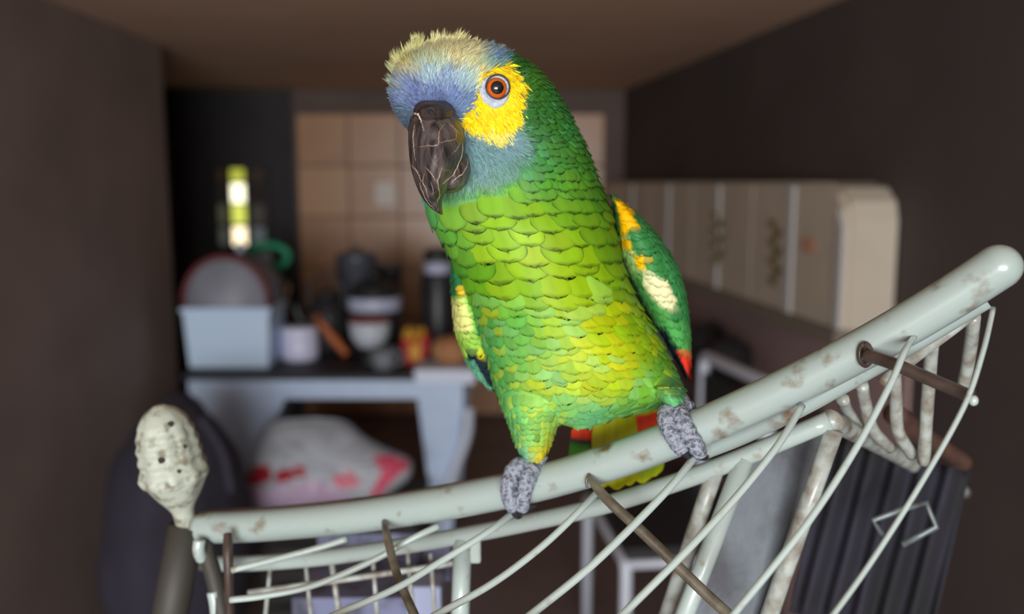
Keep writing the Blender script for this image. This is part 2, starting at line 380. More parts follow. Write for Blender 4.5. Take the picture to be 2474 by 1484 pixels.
lathe('body', q, [(r * 0.5, h0), (r * 0.6, h0 + 0.005), (r * 0.9, h0 + (h - h0) * 0.4), (r, h), (r * 0.94, h), (r * 0.7, h0 + (h - h0) * 0.4), (0.01, h0 + 0.012)], mat('bowl_white', (205, 212, 222), 0.35), bw, 32)
lathe('rim', q, [(r, h - 0.002), (r * 1.03, h + 0.004), (r * 0.98, h + 0.012), (r * 0.9, h + 0.008), (r * 0.92, h - 0.002)], mat('bowl_red', (150, 84, 74), 0.4), bw, 32)
q = tbl(928, 890); sq = scale_at(q); r = 33 * sq
cp = empty('cup', q, 'small grey cup standing before the red rimmed bowl', 'cup')
lathe('body', q, [(r * 0.72, 0), (r * 0.8, 0.006), (r, 48 * sq), (r * 0.94, 48 * sq), (r * 0.7, 0.012), (0.005, 0.01)], mat('cup_grey', (124, 128, 136), 0.5), cp, 32)
v, f = tube_geo(catmull([q + (r * 0.95, 0, 40 * sq), q + (r * 1.3, 0, 36 * sq), q + (r * 1.3, 0, 16 * sq), q + (r * 0.85, 0, 10 * sq)], 16), 0.006, 8)
mesh_obj('handle', v, f, mat('cup_grey', (124, 128, 136), 0.5), cp)
# fries carton
q = at_y(1004, 0.19); sq = scale_at(q)
fr = empty('fries_carton', q, 'red carton of yellow fries on the table corner', 'carton')
w0, w1, hh = 24 * sq, 34 * sq, 66 * sq
mesh_obj('carton', np.array([(-w0, 0, 0), (w0, 0, 0), (w0, 0.04, 0), (-w0, 0.04, 0), (-w1, -0.012, hh * 0.8), (w1, -0.012, hh), (w1, 0.055, hh * 1.15), (-w1, 0.055, hh * 1.05)]) + q,
         [(3, 2, 1, 0), (4, 5, 6, 7), (0, 1, 5, 4), (1, 2, 6, 5), (2, 3, 7, 6), (3, 0, 4, 7)], mat('carton_red', (190, 36, 44), 0.5), fr, smooth=False)
for k in range(11):
    b0 = q + np.array((rng.uniform(-0.8, 0.6) * w1, rng.uniform(-0.008, 0.03), hh * 0.55)); tp = b0 + np.array((rng.uniform(-0.015, 0.015), rng.uniform(-0.02, 0.0), hh * rng.uniform(0.45, 0.85)))
    v, f = tube_geo([b0, tp], 0.008, 4); mesh_obj('fry', v, f, mat('fry_yellow', (222, 168, 62), 0.6), fr, smooth=False)
a = q + np.array((0, -0.011, hh * 0.45))
mesh_obj('print', [a + (-w0 * 0.5, -0.004, -0.03), a + (w0 * 0.5, -0.004, -0.03), a + (w0 * 0.6, -0.006, 0.03), a + (-w0 * 0.6, -0.006, 0.03)], [(0, 1, 2, 3)], mat('carton_yellow', (224, 160, 40), 0.5), fr, smooth=False)
# white foam box at the table corner with a bun on it
y0 = Yf - 0.06
a = on_y(1000, 930, y0); b = on_y(1150, 884, y0)
fb = empty('foam_tray', (a[0] * 0.5 + b[0] * 0.5, y0, TZ), 'shallow white foam tray overhanging the table corner', 'tray')
box('tray', (a[0], y0, TZ + 0.0), (b[0], y0 + 0.19, TZ + 0.03), mat('foam_white', (226, 234, 252), 0.6), fb, 0.008)
box('skirt', (a[0] + 0.004, y0 + 0.004, a[2]), (b[0] - 0.004, y0 + 0.035, TZ + 0.01), mat('foam_white', (226, 234, 252), 0.6), fb, 0.006)
cx = on_y(1090, 880, y0 + 0.1)[0]
bu = blob('bread_bun', (cx, y0 + 0.11, TZ + 0.03 + 0.052), (0.075, 0.065, 0.055), mat('bun_crust', (178, 124, 82), 0.6, noise=((200, 150, 100), 12, 0.4, 0.7)), amp=0.06, seed=9, flat=0.05)
tag(bu, 'light brown bread bun lying on the white foam tray', 'bread')

# ------------------------------------------------------------------ crate with the sack of feed below the table
yb = Yf - 0.50
# sack: outline from photo, filled pillow with thickness
out = [(566, 1205), (590, 1170), (604, 1120), (628, 1060), (655, 1022), (720, 1012), (790, 1012), (840, 1020), (880, 1055), (930, 1082), (985, 1105), (996, 1130), (985, 1160), (940, 1195), (905, 1215), (860, 1225), (780, 1230), (700, 1232), (620, 1232), (585, 1222)]
N = 64
ol = catmull(np.array([(x, y) for x, y in out + [out[0]]], float), N + 1)[:-1]
cen = ol.mean(0); rings = [1.0, 0.93, 0.8, 0.6, 0.35, 0.1]; vs = []
def sack_pt(q2, t, sgn):
    py = q2[1]; tl_ = (1232 - py) / 220.0
    y = yb + 0.10 + 0.16 * tl_ - sgn * 0.085 * t
    return on_y(q2[0], py, y)
for sgn in (1, -1):
    for k, rr in enumerate(rings):
        t = (1 - rr ** 2.2) ** 0.55
        for j in range(N):
            q2 = cen + (ol[j] - cen) * rr
            wob = 0.10 * math.sin(j * 1.7 + k) * math.sin(q2[0] * 0.05)
            vs.append(sack_pt(q2, t * (1 + wob), sgn))
fs = []
R_ = len(rings)
for sgn in (0, 1):
    for k in range(R_ - 1):
        for j in range(N):
            q = (sgn * R_ + k) * N; f = (q + j, q + (j + 1) % N, q + N + (j + 1) % N, q + N + j)
            fs.append(f if sgn == 0 else f[::-1])
    q = (sgn * R_ + R_ - 1) * N; fs.append(tuple(q + j for j in range(N)) if sgn == 0 else tuple(q + j for j in range(N - 1, -1, -1)))
for j in range(N): fs.append((j, R_ * N + j, R_ * N + (j + 1) % N, (j + 1) % N))
vs = np.array(vs)
a = on_y(640, 1232, yb); b = on_y(985, 1232, yb); zs = vs[:, 2].min() + 0.004
cr = empty('crate', ((a[0] + b[0]) / 2, yb + 0.18, 0), 'dark wooden crate before the table carrying the feed sack', 'crate')
M_crate = mat('crate_dark', (46, 42, 42), 0.8)
nb = 5
for k in range(nb):
    z0 = zs * k / nb + 0.004; z1 = zs * (k + 1) / nb - 0.012
    box('slat', (a[0] - 0.02, yb, z0), (b[0] + 0.02, yb + 0.02, z1), M_crate, cr)
    box('slat', (a[0] - 0.02, yb + 0.36, z0), (b[0] + 0.02, yb + 0.38, z1), M_crate, cr)
for x in (a[0] - 0.02, b[0] - 0.03):
    for y in (yb + 0.02, yb + 0.31):
        box('corner_post', (x, y, 0), (x + 0.05, y + 0.05, zs - 0.012), M_crate, cr)
box('top_board', (a[0] - 0.03, yb - 0.01, zs - 0.014), (b[0] + 0.03, yb + 0.39, zs), M_crate, cr)
M_sack = mat('sack_grey', (190, 194, 202), 0.45, noise=((164, 168, 176), 14, 0.3, 0.7), bump=(60, 0.5))
sk = empty('feed_sack', (vs[:, 0].mean(), yb + 0.15, zs), 'grey plastic sack with red print lying on the dark crate', 'sack')
mesh_obj('sack_body', vs, fs, M_sack, sk)
bv = BVHTree.FromPolygons([tuple(v) for v in vs], [f for f in fs if len(f) == 4])
def cast(bvh, px, py, off=0.002):
    d = Vector(ray(px, py)).normalized(); h = bvh.ray_cast(Vector(CAM), d)
    if h[0] is None: return None
    return np.array(h[0] - d * off)
def patch(name, poly, bvh, material, parent, step=9, off=0.003):
    """printed area: fine grid clipped to a pixel polygon and laid onto the surface of the thing"""
    poly = np.array(poly, float); x0, y0 = poly.min(0); x1, y1 = poly.max(0)
    nx = max(2, int((x1 - x0) / step)); ny = max(2, int((y1 - y0) / step)); idx = {}; V = []; Fc = []
    def inside(x, y):
        c = False; j = len(poly) - 1
        for i in range(len(poly)):
            xi, yi = poly[i]; xj, yj = poly[j]
            if (yi > y) != (yj > y) and x < (xj - xi) * (y - yi) / (yj - yi + 1e-9) + xi: c = not c
            j = i
        return c
    for i in range(nx + 1):
        for j in range(ny + 1):
            x = x0 + (x1 - x0) * i / nx; y = y0 + (y1 - y0) * j / ny
            p_ = cast(bvh, x, y, off)
            if p_ is not None: idx[i, j] = len(V); V.append(p_)
    for i in range(nx):
        for j in range(ny):
            ks = [(i, j), (i + 1, j), (i + 1, j + 1), (i, j + 1)]
            if all(k in idx for k in ks) and inside(x0 + (x1 - x0) * (i + .5) / nx, y0 + (y1 - y0) * (j + .5) / ny):
                Fc.append(tuple(idx[k] for k in ks)[::-1])
    if Fc: return mesh_obj(name, V, Fc, material, parent)
M_red = mat('sack_red', (170, 36, 52), 0.45); M_pink = mat('sack_pink', (214, 82, 110), 0.45); M_lil = mat('sack_lilac', (182, 156, 182), 0.45)
patch('print_block', [(598, 1128), (655, 1126), (652, 1166), (588, 1172)], bv, M_red, sk)
patch('print_block', [(672, 1138), (738, 1126), (738, 1150), (700, 1162), (664, 1164)], bv, M_red, sk)
patch('print_block', [(756, 1138), (778, 1134), (778, 1150), (756, 1150)], bv, mat('sack_red2', (160, 70, 90), 0.45), sk, 6)
patch('print_block', [(805, 1150), (850, 1138), (872, 1158), (862, 1178), (815, 1178)], bv, M_pink, sk)
patch('print_block', [(898, 1110), (925, 1100), (985, 1110), (996, 1130), (975, 1140), (945, 1170), (905, 1208), (880, 1216), (905, 1180), (922, 1140)], bv, M_pink, sk)
patch('print_block', [(572, 1188), (760, 1160), (800, 1170), (850, 1200), (860, 1222), (640, 1228), (590, 1216)], bv, M_lil, sk)
# dark armchair cloth at the left, in front of the table
def seat_blob():
    e = empty('bean_bag', P(440, 1450, 2.5) * (1, 1, 0), 'dark purple bean bag slumped beside the plastic table', 'bean bag')
    ctr = P(400, 1240, 2.45); bsz = 2.45 / F
    h0 = P(440, 985, 2.45)[2]
    blob('cushion', (ctr[0], ctr[1] + 0.1, h0 / 2), (165 * bsz, 0.3, h0 / 2 * 1.03), mat('dark_purple_cloth', (56, 51, 66), 0.9, noise=((46, 43, 55), 6, 0.3, 0.7)), e, amp=0.10, freq=1.6, seed=4, flat=0.06)
    t0 = P(485, 1010, 2.3); t1 = P(560, 1190, 2.3)
    tube('piping', [t0, (t0 + t1) / 2 + (0.015, 0, 0.01), t1], 0.012, mat('dark_purple_cloth'), e, 8)
seat_blob()

# ------------------------------------------------------------------ right side: wall cupboard, sideboard, chair
zb_ = cn_[2]; zt_ = CAMZ
M_cup = mat('cupboard_cream', (208, 194, 176), 0.5, noise=((198, 186, 168), 5, 0.3, 0.7)); M_cup2 = mat('cupboard_edge', (200, 198, 198), 0.5)
cb = empty('wall_cupboard', (c0_ + c1_) / 2 + (0, 0, zb_), 'pale cream wall cupboard with upright panels and rounded near corner', 'cupboard')
L2 = cl + 0.02; npan = 9; depth = WO - 0.025
body_o = prism('body', [c0_ + cnrm * 0.02 + (0, 0, zb_), c0_ + cd * L2 + cnrm * 0.02 + (0, 0, zb_), c0_ + cd * L2 + cnrm * 0.02 + (0, 0, zt_), c0_ + cd * 0.14 + cnrm * 0.02 + (0, 0, zt_), c0_ + cd * 0.06 + cnrm * 0.02 + (0, 0, zt_ - 0.015), c0_ + cd * 0.015 + cnrm * 0.02 + (0, 0, zt_ - 0.05), c0_ + cnrm * 0.02 + (0, 0, zt_ - 0.1)], cnrm * depth, M_cup, cb)
for k in range(npan):
    a = c0_ + cd * (L2 * k / npan + 0.006); b = c0_ + cd * (L2 * (k + 1) / npan - 0.006)
    zt2 = zt_ - 0.012
    if k == 0:
        pl = [a + (0, 0, zb_ + 0.03), b + (0, 0, zb_ + 0.03), b + (0, 0, zt2), a + cd * 0.12 + (0, 0, zt2 - 0.002), a + cd * 0.05 + (0, 0, zt2 - 0.02), a + cd * 0.012 + (0, 0, zt2 - 0.055), a + (0, 0, zt2 - 0.1)]
    else: pl = [a + (0, 0, zb_ + 0.03), b + (0, 0, zb_ + 0.03), b + (0, 0, zt2), a + (0, 0, zt2)]
    prism('door', pl, cnrm * 0.022, M_cup, cb)
    if k in (0, 2, 4, 6): prism('batten', [b + (0, 0, zb_ + 0.03), b + cd * 0.05 + (0, 0, zb_ + 0.03), b + cd * 0.05 + (0, 0, zt2), b + (0, 0, zt2)], -cnrm * 0.006, M_cup2, cb)
a = c0_ - cd * 0.01 - cnrm * 0.02; b = c0_ + cd * L2 - cnrm * 0.02
prism('ledge', [a + (0, 0, zb_ - 0.012), b + (0, 0, zb_ - 0.012), b + (0, 0, zb_ + 0.028), a + (0, 0, zb_ + 0.028)], cnrm * (WO + 0.015), mat('ledge_taupe', (128, 118, 106), 0.5), cb)
prism('corner_strip', [c0_ + cd * 0.0 + (0, 0, zb_ + 0.03), c0_ + cd * 0.035 + (0, 0, zb_ + 0.03), c0_ + cd * 0.035 + (0, 0, zt_ - 0.07), c0_ + (0, 0, zt_ - 0.12)], -cnrm * 0.006, M_cup2, cb)
# yellow leaf stickers on the doors
def sticker(px, py0, py1, w, m):
    # intersection with the front plane
    def hit(x, y):
        v = ray(x, y); t = ((c0_ - CAM) @ cnrm) / (v @ cnrm); return CAM + v * t - cnrm * 0.006
    e = []
    n = 7
    for k in range(n):
        y = py0 + (py1 - py0) * (k + 0.5) / n; dx = w * (0.55 if k % 2 else -0.55)
        h = (py1 - py0) / n * 0.75
        outl = [(px + dx * 0.1, y + h), (px + dx + w * 0.1, y + h * 0.2), (px + dx * 1.5, y - h * 0.6), (px + dx * 0.4, y - h * 0.5)]
        prism('leaf_sticker', [hit(*q) for q in outl], -cnrm * 0.002, m, cb)
    prism('stem_sticker', [hit(px - 2, py1), hit(px + 2, py1), hit(px + 2, py0), hit(px - 2, py0)], -cnrm * 0.002, m, cb)
M_leaf = mat('sticker_ochre', (134, 112, 40), 0.6); M_leaf2 = mat('sticker_olive', (118, 102, 52), 0.6)
sticker(1737, 512, 640, 22, M_leaf); sticker(1877, 530, 690, 22, M_leaf2)
def hit(x, y):
    v = ray(x, y); t = ((c0_ - CAM) @ cnrm) / (v @ cnrm); return CAM + v * t - cnrm * 0.004
prism('peach_dot', [hit(1958 + 16 * math.cos(t), 592 + 19 * math.sin(t)) for t in np.linspace(0, 2 * math.pi, 13)[:-1]], -cnrm * 0.003, mat('dot_peach', (212, 152, 122), 0.6), cb)  # round peach dot lying on the cupboard front
# sideboard below
zs_ = 0.72
M_side = mat('sideboard_brown', (112, 90, 88), 0.55, noise=((98, 78, 76), 6, 0.3, 0.7))
sd = empty('sideboard', (c0_ + c1_) / 2, 'long dark brown sideboard below the pale wall cupboard', 'sideboard')
sa, sb = c0_ - cnrm * 0.14 - cd * 0.1, c0_ - cnrm * 0.14 + cd * 2.0
prism('body', [sa, sb, sb + (0, 0, zs_ - 0.03), sa + (0, 0, zs_ - 0.03)], cnrm * 0.275, M_side, sd)
prism('top', [sa - cnrm * 0.015 + (0, 0, zs_ - 0.03), sb - cnrm * 0.015 + (0, 0, zs_ - 0.03), sb - cnrm * 0.015 + (0, 0, zs_), sa - cnrm * 0.015 + (0, 0, zs_)], cnrm * 0.29, M_side, sd)
_o = cnrm * (WO - 0.012)
prism('back_panel', [c0_ + _o - cd * 0.1 + (0, 0, zs_ + 0.001), c0_ + _o + cd * 2.0 + (0, 0, zs_ + 0.001), c0_ + _o + cd * 2.0 + (0, 0, zb_ - 0.015), c0_ + _o - cd * 0.1 + (0, 0, zb_ - 0.015)], cnrm * 0.01, mat('gap_brightened_brown', (168, 140, 136), 0.6), rwall)  # added panel, its paler colour brightens the dark gap under the cupboard
for k in range(4):
    a = sa + cd * (2.1 * k / 4 + 0.02); b = sa + cd * (2.1 * (k + 1) / 4 - 0.02)
    o = prism('door', [a + (0, 0, 0.05), b + (0, 0, 0.05), b + (0, 0, zs_ - 0.05), a + (0, 0, zs_ - 0.05)], -cnrm * 0.014, M_side, sd)
    hpt = b * 0.85 + a * 0.15 - cnrm * 0.014 + (0, 0, 0.3)
    tube('handle', [hpt, hpt - cnrm * 0.02, hpt - cnrm * 0.02 + (0, 0, 0.1), hpt + (0, 0, 0.1)], 0.004, M_blk, sd, 6, smooth_curve=False)
# black handbag with two humps on the sideboard
hb = on_z(1850, 905, zs_); 
hb = c0_ + cd * ((hb - c0_) @ cd) - cnrm * 0.02; hb[2] = zs_
shb = scale_at(hb)
bag = empty('handbag', hb, 'slouchy black handbag with two humps on the sideboard', 'handbag')
M_bag = mat('black_leather', (40, 38, 40), 0.6)
blob('pouch', hb + cd * 0.10 + (0, 0, 0.082), (0.085, 0.085, 0.09), M_bag, bag, amp=0.15, seed=11, flat=0.1)
blob('pouch', hb - cd * 0.10 + (0, 0, 0.078), (0.09, 0.09, 0.085), M_bag, bag, amp=0.15, seed=12, flat=0.1)
tube('strap', [hb + cd * 0.12 + (0, 0, 0.14), hb + cd * 0.05 + (0, 0, 0.19), hb - cd * 0.06 + (0, 0, 0.185), hb - cd * 0.13 + (0, 0, 0.13)], 0.007, M_bag, bag, 8)
# pale basin + white bottle at the far end
q = c0_ + cd * 1.24 - cnrm * 0.01 + (0, 0, zs_)
bs = empty('basin', q, 'pale lavender basin at the far end of the sideboard', 'basin')
lathe('body', q, [(0.07, 0), (0.075, 0.01), (0.11, 0.10), (0.10, 0.10), (0.07, 0.015), (0.005, 0.012)], mat('basin_lavender', (158, 152, 176), 0.4), bs, 28)
lathe('rim', q, [(0.105, 0.098), (0.118, 0.10), (0.118, 0.108), (0.10, 0.108)], mat('basin_lavender'), bs, 28)
q = c0_ + cd * 1.55 + cnrm * 0.0 + (0, 0, zs_)
wbot = empty('bottle', q, 'tall white bottle standing beyond the lavender basin', 'bottle')
lathe('body', q, [(0.05, 0), (0.052, 0.01), (0.052, 0.2), (0.025, 0.24), (0.018, 0.26)], mat('bottle_white', (170, 172, 205), 0.4), wbot, 24)
lathe('cap', q, [(0.021, 0.255), (0.021, 0.29), (0.015, 0.293)], mat('cap_white'), wbot, 20)
# white tubular chair
ch = empty('tube_chair', P(1760, 1400, 2.55) * (1, 1, 0), 'white tubular metal chair with a black seat before the sideboard', 'chair')
M_wt = mat('white_tube', (222, 228, 242), 0.4)
A0 = P(1702, 858, 2.75); B0 = P(1858, 930, 2.25)
lowA = np.array((A0[0], A0[1], 0.0)); lowB = np.array((B0[0], B0[1], 0.0))
def polyround(pts, r=0.03, n=5):
    out = [np.asarray(pts[0], float)]
    for a, b, c in zip(pts[:-2], pts[1:-1], pts[2:]):
        a, b, c = map(lambda q: np.asarray(q, float), (a, b, c))
        u = (a - b) / np.linalg.norm(a - b); w = (c - b) / np.linalg.norm(c - b)
        for t in np.linspace(0, 1, n): out.append((1 - t) ** 2 * (b + u * r) + 2 * t * (1 - t) * b + t * t * (b + w * r))
    out.append(np.asarray(pts[-1], float)); return out
v, f = tube_geo(polyround([lowA, A0, B0, lowB], 0.035), 0.017, 12); mesh_obj('back_frame', v, f, M_wt, ch)
zs2 = 0.45; hd_ = (B0 - A0) * (1, 1, 0); hd_ /= np.linalg.norm(hd_); fd = np.array((hd_[1], -hd_[0], 0)); 
if fd[1] > 0: fd = -fd
fA = lowA + fd * 0.36; fB = lowB + fd * 0.36
v, f = tube_geo(polyround([fA, fA + (0, 0, zs2), fB + (0, 0, zs2), fB], 0.03), 0.015, 10); mesh_obj('front_frame', v, f, M_wt, ch)
prism('seat', [lowA + (0, 0, zs2 + 0.012), lowB + (0, 0, zs2 + 0.012), fB + (0, 0, zs2 + 0.012), fA + (0, 0, zs2 + 0.012)], (0, 0, 0.03), M_bag, ch)
prism('back_panel', [lowA + (0, 0, zs2 + 0.14) + hd_ * 0.03, lowB + (0, 0, zs2 + 0.14) - hd_ * 0.03, (B0 - hd_ * 0.03) - (0, 0, 0.05), A0 + hd_ * 0.03 - (0, 0, 0.05)], fd * 0.012, M_bag, ch)
for z in (0.2,):
    v, f = tube_geo([lowA + (0, 0, z), lowB + (0, 0, z)], 0.011, 10); mesh_obj('stretcher', v, f, M_wt, ch)
    for u, w in ((lowA, fA), (lowB, fB)):
        v, f = tube_geo([u + (0, 0, zs2), w + (0, 0, zs2)], 0.011, 10); mesh_obj('seat_rail', v, f, M_wt, ch)

exec_parts = None
# ------------------------------------------------------------------ bird cage
def rail_d(px): return float(np.interp(px, [380, 490, 2420], [0.635, 0.62, 0.425]))
def metal_mat(name, rgb, rust, lo, hi, scale, rough=0.35):
    m = bpy.data.materials.new(name); m.use_nodes = True; nt = m.node_tree; b = nt.nodes['Principled BSDF']
    b.inputs['Roughness'].default_value = rough; b.inputs['Coat Weight'].default_value = 0.3
    tc = nt.nodes.new('ShaderNodeTexCoord'); n = nt.nodes.new('ShaderNodeTexNoise'); n.inputs['Scale'].default_value = scale; n.inputs['Detail'].default_value = 6
    nt.links.new(tc.outputs['Object'], n.inputs['Vector'])
    fac = n.outputs['Fac']
    r = nt.nodes.new('ShaderNodeValToRGB'); r.color_ramp.elements[0].position = lo; r.color_ramp.elements[1].position = hi
    r.color_ramp.elements[0].color = tuple(s2l(rgb)) + (1,); r.color_ramp.elements[1].color = tuple(s2l(rust)) + (1,)
    nt.links.new(fac, r.inputs['Fac']); nt.links.new(r.outputs['Color'], b.inputs['Base Color'])
    return m
M_rail = metal_mat('cage_rail_enamel', (158, 172, 168), (104, 78, 40), 0.56, 0.72, 55, 0.28)
M_wire = metal_mat('cage_wire_enamel', (172, 186, 182), (150, 140, 118), 0.62, 0.8, 120, 0.3)
M_bar = metal_mat('cage_bar_grimy', (112, 106, 90), (70, 58, 44), 0.4, 0.7, 90, 0.5)
M_barb = metal_mat('cage_bar_brown', (74, 62, 56), (52, 40, 36), 0.4, 0.7, 90, 0.4)
M_back = metal_mat('cage_back_wire', (172, 180, 174), (118, 104, 88), 0.4, 0.7, 90, 0.4)
rail_px = [(478, 1276), (600, 1272), (760, 1259), (900, 1243), (1100, 1211), (1300, 1168), (1500, 1108), (1700, 1030), (1900, 938), (2050, 862), (2200, 778), (2320, 705), (2412, 645)]
rail = catmull([P(x, y, rail_d(x)) for x, y in rail_px], 120)
cage = empty('bird_cage', P(1237, 1400, 0.55) * (1, 1, 0), 'open white wire bird cage with thick top rail under the parrot', 'bird cage')
_e = rail[-1] - rail[-2]; _e /= np.linalg.norm(_e); _k = np.linspace(0.1, 0.999, 8)
rail = np.vstack([rail, rail[-1] + _e * (0.0108 * np.sin(_k * np.pi / 2))[:, None]])
v, f = tube_geo(rail, np.concatenate([np.full(len(rail) - 8, 0.0108), 0.0108 * np.cos(_k * np.pi / 2) + 1e-5]), 24); mesh_obj('lid_rail', v, f, M_rail, cage)
# thin lower rail of the lid frame, just under and behind the main rail (grey underside)
lo_px = [(1690, 1092), (1800, 1048), (1950, 975), (2100, 890), (2250, 800), (2380, 722)]
tube('lid_under_rail', [P(x, y, rail_d(x) + 0.018) for x, y in lo_px], 0.0055, M_rail, cage)
bk_px = [(500, 1252), (700, 1240), (900, 1218), (1080, 1190), (1230, 1160)]
tube('lid_back_rail', [P(x, y, rail_d(x) + 0.05) for x, y in bk_px], 0.006, metal_mat('back_rail', (126, 112, 84), (104, 70, 30), 0.4, 0.65, 50), cage)
# second rail: the cage body frame
fr_px = [(485, 1362), (600, 1362), (760, 1350), (900, 1331), (1100, 1298), (1282, 1262), (1464, 1220), (1645, 1162), (1800, 1103), (2005, 1016)]
def fr_d(px): return rail_d(px) + 0.035
tube('body_frame_rail', [P(x, y, fr_d(x)) for x, y in fr_px], 0.0056, M_wire, cage, 16)
tube('body_frame_side', [P(2003, 1014, fr_d(2003)), P(2120, 1075, fr_d(2003) + 0.10), P(2232, 1136, fr_d(2003) + 0.19), P(2330, 1190, fr_d(2003) + 0.27)], 0.006, M_back, cage)
# posts
def floorpt(p): return np.array((p[0], p[1], 0.0))
pa = P(1118, 1300, fr_d(1118)); pb = P(1112, 1484, fr_d(1118)); 
tube('post', [pa, pb, np.array((pb[0] - 0.01, pb[1], 0.0))], 0.0062, M_wire, cage, 14, smooth_curve=False)
box('corner_bracket', P(1098, 1300, fr_d(1118) - 0.004), P(1163, 1352, fr_d(1118) + 0.006), M_wire, cage, 0.002)
for a, b, m in (((1800, 1106), (1655, 1484), M_wire), ((2015, 1040), (1945, 1240), M_back), ((1730, 1130), (1690, 1250), M_back)):
    pa, pb = P(*a, fr_d(a[0])), P(*b, fr_d(a[0]) + 0.01)
    d_ = pb - pa
    tube('post', [pa, pb, pb + d_ * ((pb[2]) / -d_[2]) * (1.0 if a[0] == 1800 else 0.2)], 0.0052 if a[0] != 1800 else 0.0058, m, cage, 12, smooth_curve=False)
# finial at the left corner with its post
fb_ = P(452, 1276, 0.62); ft_ = P(384, 980, 0.60); ax = ft_ - fb_; fh = np.linalg.norm(ax)
sfi = 0.61 / F
prof_px = [(0.0, 25), (0.06, 24), (0.14, 25), (0.20, 34), (0.27, 50), (0.36, 66), (0.42, 76), (0.45, 82), (0.47, 83), (0.50, 76), (0.54, 74), (0.62, 73), (0.70, 71), (0.78, 67), (0.86, 59), (0.93, 46), (0.98, 27), (1.0, 6)]
tt = np.linspace(0, 1, 90); rr = np.interp(tt, [a for a, _ in prof_px], [b for _, b in prof_px]); rr = np.convolve(np.pad(rr, 2, 'edge'), np.ones(5) / 5, 'valid')
def fbump(h, t):
    u = h / fh
    if u < 0.40: return 0.0006 * math.sin(6 * t) * max(0, (u - 0.2) * 5)
    k = math.sin(u * 34 + 5 * t) * math.sin(u * 34 - 5 * t)
    fade = min(1, (1 - u) * 4)
    return 0.0011 * k * fade + (0.0012 * math.exp(-((u - 0.46) / 0.02) ** 2) * math.sin(9 * t))
M_fin = mat('finial_cream', (176, 182, 168), 0.5, noise=((120, 116, 98), 130, 0.52, 0.68), bump=(160, 0.3))
lathe('finial', fb_, [(max(r, 2) * sfi, t * fh) for r, t in zip(rr, tt)], M_fin, cage, 72, axis=ax, bump=fbump)
_dg = bpy.context.evaluated_depsgraph_get(); _fo = [o for o in cage.children if o.name.startswith('finial')][0]
bvF = BVHTree.FromPolygons([tuple(v.co) for v in _fo.data.vertices], [tuple(q.vertices) for q in _fo.data.polygons])
for _x, _y, _r in ((412, 1026, 0.0022), (391, 1112, 0.0026), (432, 1140, 0.0016), (446, 1080, 0.0015)):
    _h = cast(bvF, _x, _y, 0.0)
    if _h is not None: blob('finial_pit', _h, (_r, _r * 0.5, _r), mat('pit_dark', (46, 42, 34), 0.9), cage, amp=0.2, sub=2)
pb = P(412, 1484, 0.62)
tube('corner_post', [fb_ + ax * 0.02, pb, np.array((pb[0] - 0.05, pb[1], 0.0))], 0.0125, mat('post_dark', (58, 56, 50), 0.6), cage, 16, smooth_curve=False)
tube('corner_clip', [P(482, 1306, 0.60), P(480, 1330, 0.60), P(488, 1350, 0.605)], 0.0042, M_wire, cage, 8)
tube('corner_clip', [P(514, 1430, 0.60), P(520, 1460, 0.60), P(524, 1500, 0.60)], 0.0042, M_wire, cage, 8)
tube('hinge_rod', [P(551, 1290, 0.59), P(551, 1330, 0.585), P(553, 1400, 0.58), P(556, 1500, 0.57)], [0.003, 0.0035, 0.003, 0.003], M_barb, cage, 8)
tube('hinge_rod', [P(540, 1500, 0.60), P(515, 1390, 0.605), P(490, 1310, 0.61)], 0.006, mat('post_dark'), cage, 8)
# lid wires (white), from the rail toward the camera and down
def wire(pts, r=0.00185, m=M_wire, nm='wire', hook=True):
    q = [P(x, y, d) for x, y, d in pts]
    return tube(nm, q, r, m, cage, 10)
wl = [
    [(838, 1303), (760, 1327), (650, 1356), (560, 1378)],
    [(1060, 1272), (1000, 1300), (900, 1355), (760, 1414), (640, 1440), (556, 1450)],
    [(1240, 1240), (1180, 1285), (1060, 1360), (950, 1425), (800, 1490), (700, 1530)],
    [(1445, 1188), (1400, 1235), (1310, 1320), (1190, 1410), (1050, 1488), (950, 1540)],
    [(1680, 1102), (1630, 1165), (1540, 1260), (1420, 1375), (1280, 1488), (1200, 1550)],
    [(1938, 980), (1880, 1075), (1780, 1200), (1660, 1330), (1500, 1490), (1430, 1560)],
    [(2208, 815), (2185, 850), (2150, 930), (2070, 1080), (1950, 1265), (1770, 1488), (1700, 1570)],
    [(2400, 745), (2375, 850), (2330, 980), (2230, 1160), (2110, 1350), (2010, 1490), (1940, 1580)]]
for k, w_ in enumerate(wl):
    n = len(w_); x0 = w_[0][0]; d0 = rail_d(x0)
    pts = [(x, y, d0 - 0.012 - 0.055 * (i / (n - 1))) for i, (x, y) in enumerate(w_)]
    if k < 2: pts = [(x, y, d0 - 0.010 + 0.0 * i) for i, (x, y) in enumerate(w_)]
    pts[0] = (w_[0][0], w_[0][1], d0 - 0.006)
    wire(pts, [0.0021, 0.0021, 0.0021, 0.002, 0.0021, 0.0019, 0.00165, 0.0012][k])
_lr = [P(x, y, rail_d(x0) - 0.067) for x0, x, y in ((1240, 700, 1530), (1445, 950, 1540), (1680, 1200, 1550), (1938, 1430, 1560), (2208, 1700, 1570), (2400, 1940, 1580))]
tube('lid_lower_rail', [_lr[0] + (_lr[0] - _lr[1]) * 0.5] + _lr + [_lr[-1] + (_lr[-1] - _lr[-2]) * 0.6], 0.0045, M_wire, cage, 12)
